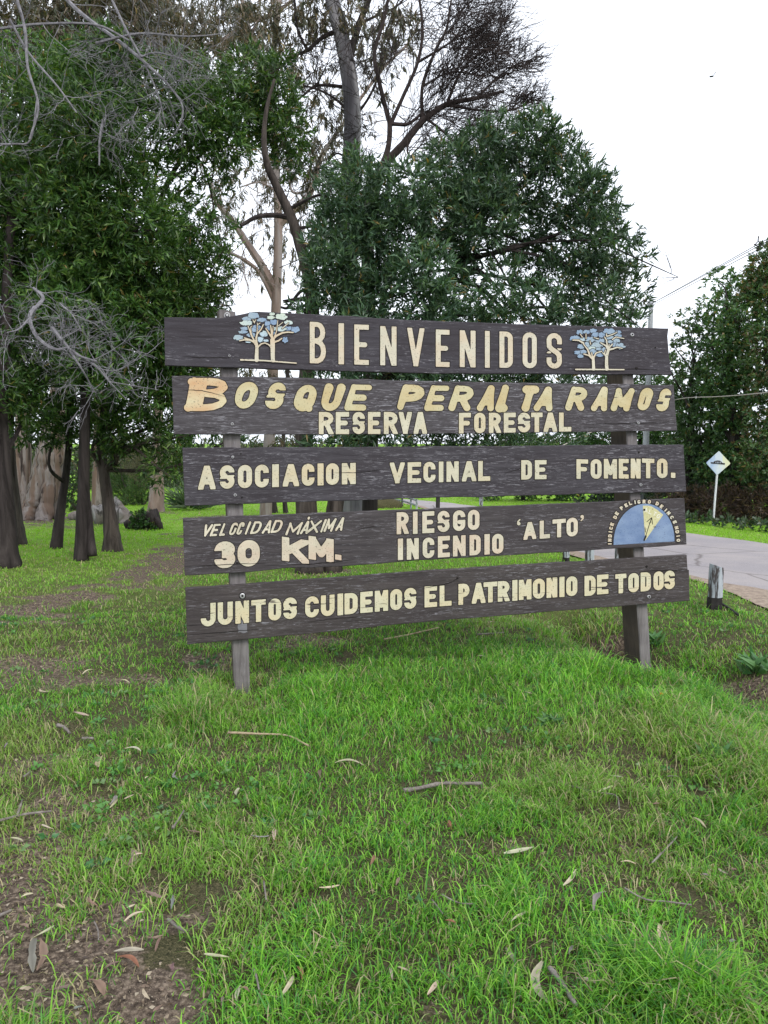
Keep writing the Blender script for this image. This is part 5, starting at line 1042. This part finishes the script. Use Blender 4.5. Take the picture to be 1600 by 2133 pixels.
# lamp pole, wires with spacer, service cable
DP = 20.0; b0 = at(1339, 1100, DP); b0[2] = g(b0[0], b0[1]); Tp = at(1357, 625, DP); root = wroot('utility_pole', b0, 'slim grey utility pole behind the right end of the sign', 'pole')
M_CONC = simple_mat('grey_concrete', (0.26, 0.275, 0.30), (0.36, 0.375, 0.40), 14, .8)
b = Buf(); tube(b, smooth_path([b0-np.array([0, 0, .3]), (b0+Tp)/2, Tp], 6), np.linspace(.090, .055, 13), 14); b.build('shaft', M_CONC, root, True)
b = Buf(); X0 = Tp+np.array([-.10, 0, -.05]); tube(b, [X0, Tp+np.array([.10, -.05, -.05])], .02, 6); b.build('crossarm', M_TAR, root); b = Buf(); tube(b, [at(1318, 795, DP), at(1330, 778, DP), at(1342, 792, DP)], .02, 5); b.build('bracket', M_TAR, root)
wires = [((1355, 634, 20), (1600, 497, 11), (1900, 330, 6.5)), ((1359, 632, 20), (1600, 502, 11), (1900, 342, 6.5)), ((1362, 634, 20), (1600, 509, 11), (1900, 352, 6.5))]
for k, wpts in enumerate(wires):
    P = smooth_path([at(*q) for q in wpts], 14); b = Buf(); tube(b, P, .0060, 5); tag(b.build('power_line', M_TAR), ['top power line running up to the right frame edge', 'middle power line of the three above the road', 'lowest power line of the three above the road'][k], 'wire', 'power lines from the utility pole')
Ds = 11.6; b = Buf(); 
for pts, hw in [([(1580, 492), (1579, 503)], 1.3), ([(1573, 510), (1577, 505), (1581, 503), (1586, 510)], 1.1), ([(1573, 510), (1578, 513), (1583, 513), (1587, 510)], 1.1), ([(1580, 513), (1580, 519), (1578, 521)], 1.1), ([(1571, 509), (1575, 511)], 1.8), ([(1585, 510), (1588, 511)], 1.6), ([(1576, 520), (1580, 521)], 1.5)]: tube(b, [at(x, y, Ds) for x, y in pts], hw*Ds/F, 5)
tag(b.build('line_spacer', M_TAR), 'dark ring shaped spacer clamped on the power lines at the right edge', 'spacer')
b = Buf(); tube(b, smooth_path([at(1332, 860, DP), at(1410, 832, 17), at(1500, 826, 14), at(1600, 817, 11), at(1900, 775, 7)], 8), .009, 5); tag(b.build('service_cable', simple_mat('pale_cable', (.3, .27, .24), (.42, .38, .34), 20)), 'pale cable strung across the dark trees right of the sign', 'cable')
b = Buf(); tube(b, smooth_path([at(1332, 862, DP), at(1225, 903, 18), at(1172, 928, 17), at(1060, 985, 15)], 8), .010, 5); tag(b.build('service_cable', simple_mat('pale_cable', (.3, .27, .24), (.42, .38, .34), 20)), 'sloping pale cable seen between the second and third planks', 'cable')
# far end of the road: two posts, a low white rail, a mown mound
def railpost(px, y0, y1, wpx, mat, label, name, cat):
    Dd = depth_of(px, y1); b = Buf(); b0 = base(px, y1); T = at(px+1, y0, Dd); root_ = None
    tube(b, [b0-np.array([0, 0, .05]), T], wpx*Dd/F/2, 8); tag(b.build(name, mat), label, cat)
railpost(1002, 1020, 1054, 8, M_CHIP, 'pale post at the far road edge below the third plank', 'road_post', 'post')
railpost(912, 1015, 1058, 9, M_TAR, 'black post in the road view below the third plank', 'road_post', 'post')
root = wroot('bridge_rail', base(840, 1054), 'low white railing beside the far bend of the road', 'railing')
P = [base(816, 1050), base(838, 1054), base(856, 1060), base(868, 1065)]
for p in P[:]:
    b = Buf(); tube(b, [p-np.array([0, 0, .05]), p+np.array([0, 0, .34])], .03, 6); b.build('post', M_CHIP, root)
for hgt in (.30, .16):
    b = Buf(); tube(b, [p+np.array([0, 0, hgt]) for p in P], .028, 6); b.build('rail', M_CHIP, root)
mb = base(785, 1058); mo = lump('grass_mound', M_GROUND, None, mb+np.array([0, .3, -.02]), (.8, .5, .32), 4, 0, 4, .12); tag(mo, 'small bright green mound of earth by the far road bend', 'mound')
# gull
Db = 55.0; root = wroot('bird', at(1485, 158, Db), 'dark bird gliding in the white sky', 'bird')
def bp(x, y, dz=0): return at(1440+x/16, 120+y/16, Db+dz)
b = Buf()
def wing(pts, ch):
    P = [np.array(p) for p in pts]; V = []
    for p, c in zip(P, ch): V += [p+np.array([0, -c, .02]), p+np.array([0, c, -.02]), p+np.array([0, 0, .05])]
    Fs = []
    for i in range(len(P)-1):
        for k in range(3): Fs.append([3*i+k, 3*i+(k+1) % 3, 3*i+3+(k+1) % 3, 3*i+3+k])
    b.add(np.array(V), Fs+[[0, 1, 2], [3*len(P)-1, 3*len(P)-2, 3*len(P)-3]])
wing([bp(715, 622), bp(770, 555), bp(835, 482)], [.10, .09, .02]); wing([bp(700, 628), bp(640, 630), bp(605, 648)], [.10, .09, .02])
tube(b, [bp(680, 640, -.25), bp(700, 628, -.1), bp(720, 625, .05), bp(740, 632, .3)], [.02, .055, .05, .015], 8)
b.build('body', M_TAR, root)

# ------------------------------------------------------------------ fallen leaves, bark strips and sticks, each lying where the photo has it
LCOL = [(0.42, 0.36, 0.265), (0.19, 0.135, 0.105), (0.20, 0.188, 0.18), (0.27, 0.13, 0.075), (0.10, 0.07, 0.055), (0.16, 0.28, 0.08)]
LNAME = ['tan', 'brown', 'grey', 'rust orange', 'dark brown', 'green']
OFF = {3: (0, 1650), 4: (800, 1650), 1: (0, 1200), 2: (800, 1300)}
LV = {3: [(45,225,98,243,0),(175,175,225,195,0),(780,195,843,203,1),(1045,218,1122,222,2),(1143,228,1147,180,0),(908,235,930,262,1),(1190,145,1245,168,4),(460,95,480,55,0),(520,60,562,40,0),(605,455,678,485,1),(372,488,408,525,1),(555,310,596,300,0),(535,340,545,270,1),(490,725,580,768,3),(140,790,150,645,2),(157,780,168,645,1),(140,650,228,600,0),(850,715,955,728,0),(1225,740,1275,745,2),(1235,765,1258,820,3),(1170,905,1222,815,0),(1380,685,1405,690,0),(1545,335,1560,295,3),(1240,340,1300,338,0),(1330,440,1415,430,0),(368,820,440,900,1),(650,720,675,660,1),(985,910,1005,845,0),(925,950,930,910,1),(715,540,722,480,2),(530,520,565,505,0),(240,500,268,520,0),(640,960,680,930,1),(985,35,995,5,0),(520,590,600,548,0),(475,712,600,705,0),(610,640,680,632,1),(440,780,500,752,1),(600,870,625,915,0),(210,875,300,855,1),(820,770,860,785,1),(80,590,120,600,1),(310,945,350,935,2),(1000,870,1040,890,1),(90,470,140,455,0),(410,240,450,225,2),(720,790,728,755,1)],
 4: [(500,290,625,262,0),(530,585,598,545,0),(252,580,298,590,3),(872,540,930,460,2),(745,425,800,355,0),(985,320,1050,330,0),(1283,140,1340,185,0),(1120,90,1170,85,1),(895,35,955,12,0),(182,885,225,825,0),(660,745,680,920,0),(835,740,850,820,4),(800,822,910,850,0),(505,680,540,740,2),(770,710,792,675,2),(25,785,35,840,0),(55,785,105,805,0),(50,430,62,395,1),(268,160,283,190,3),(1145,590,1195,690,0),(1125,710,1165,690,0),(1085,590,1100,640,1),(1390,355,1430,380,0),(1440,370,1468,372,1),(975,260,1000,285,4),(1440,660,1462,650,2),(1565,885,1600,890,1),(1480,785,1530,860,4),(890,930,935,960,0),(1315,395,1355,400,2),(235,755,250,800,4),(80,150,100,180,1)],
 1: [(305,595,372,612,0),(520,750,588,760,0),(410,820,430,770,0),(345,430,400,410,0),(225,435,240,415,1),(165,490,210,502,0),(500,460,540,472,0),(325,290,370,288,0),(115,65,135,60,0),(605,868,620,860,0),(460,990,480,950,2),(735,845,742,880,2),(1335,870,1345,835,1),(1395,800,1515,810,0),(985,940,1000,910,0),(560,905,595,910,1),(20,740,30,720,2),(1110,330,1140,325,0)],
 2: [(385,155,430,158,0),(240,203,270,205,0),(645,210,675,210,0),(590,310,615,318,0),(1250,380,1278,400,1),(1370,575,1425,540,0),(1350,660,1405,690,2),(1355,688,1390,695,5),(940,665,990,672,0),(1180,660,1240,665,2),(1500,705,1520,735,1),(985,460,1010,470,0),(265,860,280,890,3),(450,235,470,245,2),(140,5,180,3,0),(1060,460,1090,450,1),(440,15,460,12,0)]}
GL = 'dry leaves and bark flakes lying in the grass'
nl = 0
for bk, lst in LV.items():
    for (x0, y0, x1, y1, ci) in lst:
        ox, oy = OFF[bk]; a = ghit(ox+x0/2, oy+y0/2); c = ghit(ox+x1/2, oy+y1/2); L = np.linalg.norm(c-a)
        if L > .30: c = a+(c-a)*.30/L; L = .30
        n = 9; tt = np.linspace(0, 1, n); side = unit(np.cross(c-a, [0, 0, 1.0])); wd = min(max(L*(.15 if ci != 2 else .13), .008), .020)*(0.8+.5*rng.random()); tw = rng.normal()*.35; curl = (rng.random()-.4)*.30; hgt = .026+.018*rng.random()
        V = []
        for q in tt:
            w = wd*math.sin(math.pi*min(q*.92+.05, 1))**.8*.5*(1+.22*rng.normal()*(ci in (1, 2, 4)))+.0006; p = a+(c-a)*q+side*curl*L*math.sin(math.pi*q)+np.array([0, 0, hgt+.10*L*math.sin(math.pi*q)*(1 if nl % 3 else -.2)]); ang = tw*(q-.4)*2
            s2 = side*math.cos(ang)+np.array([0, 0, math.sin(ang)]); V += [p-s2*w, p+np.array([0, 0, -.003]), p+s2*w]
        Fs = [[3*i+k, 3*i+k+1, 3*i+4+k, 3*i+3+k] for i in range(n-1) for k in (0, 1)]
        cc = np.array(LCOL[ci])*(0.85+.4*rng.random())*(1+.06*rng.normal(size=3))
        cv = cc*(0.85+.3*rng.random((3*n, 1))); cv[1::3] *= .8
        o = big_mesh('dry_leaf', np.array(V), [np.array(Fs)], M_DRYLEAF, cv, None, True)
        lab = {0: 'tan dry eucalyptus leaf lying in the grass', 1: 'brown dry leaf lying in the grass', 2: 'grey curled bark flake lying in the grass', 3: 'rust orange dry leaf lying in the grass', 4: 'dark brown dry leaf lying in the grass', 5: 'green fallen leaf beside a grey bark flake near the right edge'}[ci]
        tag(o, lab, 'leaf', GL); nl += 1
M_STICK = bark_mat('stick_bark', (0.10, 0.085, 0.075), (0.27, 0.245, 0.225), None, 1, 30, .5)
M_STICKP = bark_mat('pale_stick', (0.26, 0.20, 0.13), (0.44, 0.36, 0.25), None, 1, 30, .4)
STK = [(2, [(85,730),(140,714),(240,700),(330,698),(412,692)], 17, 0, 'thick broken grey stick lying in the lawn below the sign'), (1, [(950,685),(1100,690),(1200,698),(1285,738)], 9, 1, 'long pale bark strip in the tall grass right of the left post'), (3, [(0,158),(100,130),(215,112)], 11, 0, 'grey stick entering from the left frame edge'), (3, [(75,135),(95,65)], 10, 0, 'short grey twig crossing the stick at the left edge'), (3, [(720,185),(745,150),(768,110)], 11, 0, 'lichened grey twig standing out of the grass left of centre'),
       (3, [(700,570),(740,600),(775,625)], 15, 0, 'stubby grey stick on the bare soil patch'), (3, [(395,590),(410,620),(412,660)], 7, 0, 'thin grey twig on the soil at lower left'), (3, [(1060,790),(1070,830),(1080,880)], 10, 0, 'small grey twig at the bottom centre'), (3, [(1300,615),(1350,650),(1390,668)], 5, 1, 'thin tan stalk with a curled end near the bottom centre'), (4, [(690,785),(740,850),(800,950)], 22, 0, 'lichen covered branch end at the bottom edge'), (4, [(1000,450),(1090,490),(1180,505),(1280,520)], 8, 0, 'long thin dark twig in the right foreground'), (4, [(1115,330),(1170,280),(1220,225)], 7, 0, 'thin straight twig leaning right in the right foreground'),
       (2, [(740,700),(880,735),(965,745),(980,815)], 6, 0, 'bent thin twig right of the thick grey stick'), (2, [(0,80),(110,60),(228,35)], 7, 1, 'forked pale stalk lying under the bottom plank'), (2, [(390,62),(500,55)], 8, 0, 'dark stick lying in the grass left of the right post'), (1, [(240,645),(270,655),(292,678)], 15, 0, 'short thick grey stick at left'), (1, [(345,705),(390,710)], 14, 0, 'stubby grey twig beside a tan leaf at left'), (1, [(100,870),(130,840)], 7, 0, 'curved twig in the worn grass at far left'), (4, [(200,490),(245,555)], 6, 0, 'pale grey twig near the lower centre'), (4, [(240,470),(310,500),(380,510)], 7, 0, 'crooked lichened twig near the lower centre'), (3, [(1100,420),(1110,495)], 8, 0, 'upright grey twig in the lower centre grass'), (3, [(0,560),(50,535)], 14, 0, 'grey bark curl at the left edge on the soil')]
for bk, pts, w, ci, lab in STK:
    ox, oy = OFF[bk]; P = [ghit(ox+x/2, oy+y/2)+np.array([0, 0, .030+.012*rng.random()]) for x, y in pts]; P = smooth_path(P, 5); Dd = float((P[len(P)//2]-CAMP) @ FW); b = Buf()
    r = w/4*Dd/F*np.linspace(1.05, .75, len(P))*(1+.12*rng.normal(size=len(P))); tube(b, P, r, 8, .08); tag(b.build('stick', M_STICKP if ci else M_STICK, None, True), lab, 'stick')

# ------------------------------------------------------------------ grass
TALL = patch_world([(425, 1485, 75, 45, .85), (560, 1450, 30, 20, .5), (650, 1470, 140, 60, .45), (1250, 1400, 90, 45, .7), (1430, 1420, 100, 55, 1.0), (1335, 1440, 60, 25, .55), (1100, 1390, 200, 60, .45), (820, 1440, 220, 60, .4), (1530, 1560, 120, 90, .75), (1420, 1500, 120, 60, .6), (1480, 1425, 150, 40, .95), (1560, 1460, 90, 40, .9), (1230, 1275, 60, 14, .9), (1420, 1345, 70, 18, .6), (1390, 2090, 170, 70, .75), (1250, 2010, 60, 40, .4), (1200, 1290, 110, 18, .9), (1600, 1480, 70, 60, .9),
                    (640, 1830, 80, 30, .35), (480, 1790, 70, 30, .3), (700, 2000, 80, 50, .25), (60, 1340, 60, 20, .2), (1210, 1640, 70, 40, .3), (1020, 1700, 80, 40, .25), (330, 1940, 40, 25, .25)])
def tall_mask(x, y):
    m_ = np.zeros(np.shape(x))
    for (cx, cy, rx, ry, s) in TALL: m_ = np.maximum(m_, s*np.exp(-(((x-cx)/rx)**2+((y-cy)/ry)**2)*.9))
    post_gap = np.minimum(np.hypot(x-POSTS[0][0], y-POSTS[0][1]), np.hypot(x-POSTS[1][0], y-POSTS[1][1]))
    return np.clip(m_, 0, 1.2)*np.clip(post_gap/.35, .15, 1)
POSTS = [ghit0(508, 1475)[:2], ghit0(1345, 1425)[:2]]
DENS = 13500.0
ys = []; xs_ = []
edges = np.concatenate([np.arange(1.15, 8, .25), np.arange(8, 42, 1.0)])
for a, b_ in zip(edges[:-1], edges[1:]):
    ym = (a+b_)/2; dn = DENS*min(1, (2.9/ym))**1.95; W = .62*ym+.55; n = int(dn*2*W*(b_-a)); ys.append(a+(b_-a)*rng.random(n)); xs_.append((rng.random(n)*2-1)*W)
GXp, GYp = np.concatenate(xs_), np.concatenate(ys)
sm = soil_mask(GXp, GYp); tl = tall_mask(GXp, GYp)
clump = fbm(GXp*9, GYp*9, 77, 2); wide = fbm(GXp*1.1, GYp*1.1, 55, 3)
keep = (rng.random(len(GXp)) > sm*1.02*(0.86+.3*(clump-.5))) & (rng.random(len(GXp)) < .66+1.6*(clump-.42)+tl-.5*np.clip(fbm(GXp*3.3, GYp*3.3, 123, 2)-.62, 0, 1)*6) & ~in_poly(GXp, GYp, RPOLY) & (ditch(GXp, GYp) > .10)
GXp, GYp, tl, clump, wide, sm = (q[keep] for q in (GXp, GYp, tl, clump, wide, sm))
n = len(GXp); GZp = g(GXp, GYp); far = np.clip(GYp/4.0, 1, 9)
Hh = (.016+.030*rng.random(n)+.070*np.clip(clump-.47, 0, 1)+.05*(rng.random(n) < .06))*(.42+.95*fbm(GXp*2.6, GYp*2.6, 91, 3))*(1-.22*np.clip(far-1, 0, 1.0))*(1-.45*sm)+tl*(.06+.12*rng.random(n))
Wd = (.0026+.0022*rng.random(n)+.0022*tl*rng.random(n))*far**.92
az = rng.random(n)*2*math.pi; lean = .35+.95*rng.random(n); dx, dy = np.cos(az), np.sin(az)
sa = az+math.pi/2+rng.normal(size=n)*.5; sxv = np.stack([np.cos(sa), np.sin(sa), np.zeros(n)], 1); dv = np.stack([dx, dy, np.zeros(n)], 1)
B0 = np.stack([GXp, GYp, GZp-.004], 1); zz = np.array([0, 0, 1.0])
p1 = B0+dv*(Hh*lean*.22)[:, None]+zz*(Hh*.50)[:, None]; p2 = B0+dv*(Hh*lean*.62)[:, None]+zz*(Hh*.85)[:, None]; p3 = B0+dv*(Hh*lean*1.12)[:, None]+zz*(Hh*(1.02-.28*lean))[:, None]
hw = (Wd*.5)[:, None]
V = np.stack([B0-sxv*hw*.8, B0+sxv*hw*.8, p1-sxv*hw, p1+sxv*hw, p2-sxv*hw*.7, p2+sxv*hw*.7, p3], 1).reshape(-1, 3)
ib = (np.arange(n)*7)[:, None]; q4 = np.concatenate([ib+np.array([[0, 1, 3, 2]]), ib+np.array([[2, 3, 5, 4]])]); t3 = ib+np.array([[4, 5, 6]])
pal = np.array([(0.092, 0.275, 0.026), (0.125, 0.345, 0.030), (0.180, 0.410, 0.040), (0.066, 0.210, 0.044), (0.23, 0.41, 0.070)])
ci = rng.integers(0, 5, n); tone = fbm(GXp*1.7, GYp*1.7, 66, 3)[:, None]; cc = pal[ci]*(.65+.6*rng.random((n, 1)))*(.74+.62*tone)
yel = np.clip((wide-.50)*2.2, 0, .65)[:, None]*(1-np.clip(tl, 0, 1))[:, None]; cc = cc*(1-yel)+np.array([0.230, 0.330, 0.075])*yel
ff = np.clip((GYp-7)/6, 0, 1)[:, None]; cc = cc*(1-ff*.75)+np.array([0.25, 0.47, 0.032])*ff*.75
dry = rng.random(n) < (.09+.25*sm+.12*(wide > .52)); cc[dry] = np.array([0.36, 0.32, 0.19])*(.6+.7*rng.random((dry.sum(), 1)))
grass = big_mesh('grass', V, [q4, t3], M_GRASS, np.repeat(cc, 7, 0)); tag(grass, 'short green lawn grass with longer tufts round the sign posts', kind='stuff')

# broad-leaved weeds by the ditch and a dandelion
for (px, py, s, lab) in [(1572, 1405, .16, 'broad-leaved weed on the ditch edge at the right frame edge'), (1490, 1588, .10, 'low dark rosette weed in the grass under the right frame edge'), (1150, 1515, .07, 'pale rosette weed in the lawn below the right post'), (1360, 1345, .12, 'strap-leaved weed beside the right sign post')]:
    b0 = base(px, py); k = 34; a = rng.random(k)*2*math.pi; e = .35+.9*rng.random(k); Dr = np.stack([np.cos(a)*np.cos(e), np.sin(a)*np.cos(e), np.sin(e)], 1); col = np.array([(0.06, 0.16, 0.055), (0.08, 0.19, 0.065), (0.11, 0.22, 0.085)])[rng.integers(0, 3, k)]
    root = wroot('weed', b0, lab, 'weed'); leaf_mesh('foliage', b0+Dr*.02, Dr, s*(.6+.6*rng.random(k)), s*.30*np.ones(k), col, M_LEAF, root, bend=.5)
b0 = base(1376, 1478); root = wroot('dandelion', b0, 'single yellow dandelion flower right of the lawn centre', 'flower'); b = Buf(); tube(b, [b0, b0+np.array([.004, 0, .05]), b0+np.array([.003, 0, .085])], .0018, 5); b.build('stem', simple_mat('stem_green', (.06, .13, .03), (.08, .16, .04)), root)
k = 60; a = rng.random(k)*2*math.pi; e = .1+1.2*rng.random(k); Dr = np.stack([np.cos(a)*np.cos(e), np.sin(a)*np.cos(e), np.sin(e)], 1); leaf_mesh('petals', np.repeat((b0+np.array([.003, 0, .085]))[None], k, 0), Dr, np.full(k, .013), np.full(k, .004), np.tile((.75, .42, .02), (k, 1)), M_LEAF, root)
# crumbs of bark and leaf on the bare soil
n = 90000; yy_ = 1.2+7*rng.random(n)**1.3; xx_ = (rng.random(n)*2-1)*(.62*yy_+.5); ok = rng.random(n) < soil_mask(xx_, yy_)*1.1-.1+.012; xx_, yy_ = xx_[ok], yy_[ok]; n = len(xx_)
P = np.stack([xx_, yy_, g(xx_, yy_)+.004+.01*rng.random(n)], 1); a = rng.random(n)*2*math.pi; Dr = unit(np.stack([np.cos(a), np.sin(a), .12*rng.normal(size=n)], 1)); L = .005+.018*rng.random(n)**2.5
leaf_c = np.array([(0.25, 0.20, 0.145), (0.17, 0.125, 0.095), (0.07, 0.052, 0.044), (0.34, 0.29, 0.22)])[rng.integers(0, 4, n)]
tag(leaf_mesh('leaf_litter', P, Dr, L, L*(.25+.4*rng.random(n)), leaf_c, M_DRYLEAF, None, fold=.1), kind='stuff')

# clover-like ground cover dotted through the lawn
n = 1500; yy_ = 1.3+5.5*rng.random(n); xx_ = (rng.random(n)*2-1)*(.6*yy_+.4); ok = (fbm(xx_*1.6, yy_*1.6, 201, 3) > .52) & (soil_mask(xx_, yy_) < .5) & (ditch(xx_, yy_) > .2); xx_, yy_ = xx_[ok], yy_[ok]; n = len(xx_); k = 7
C0 = np.stack([xx_, yy_, g(xx_, yy_)+.012], 1); a = rng.random((n, k))*2*math.pi; e = .15+.5*rng.random((n, k)); Dr = np.stack([np.cos(a)*np.cos(e), np.sin(a)*np.cos(e), np.sin(e)], -1).reshape(-1, 3); P = np.repeat(C0, k, 0)+Dr*(.004+.012*rng.random((n*k, 1))); L = .018+.022*rng.random(n*k)
cv = np.array([(0.07, 0.20, 0.05), (0.10, 0.25, 0.06), (0.06, 0.17, 0.06), (0.14, 0.24, 0.09)])[np.repeat(rng.integers(0, 4, n), k)]
tag(leaf_mesh('clover', P, Dr, L, L*.62, cv, M_LEAF, None, fold=.15, bend=.3), kind='stuff')
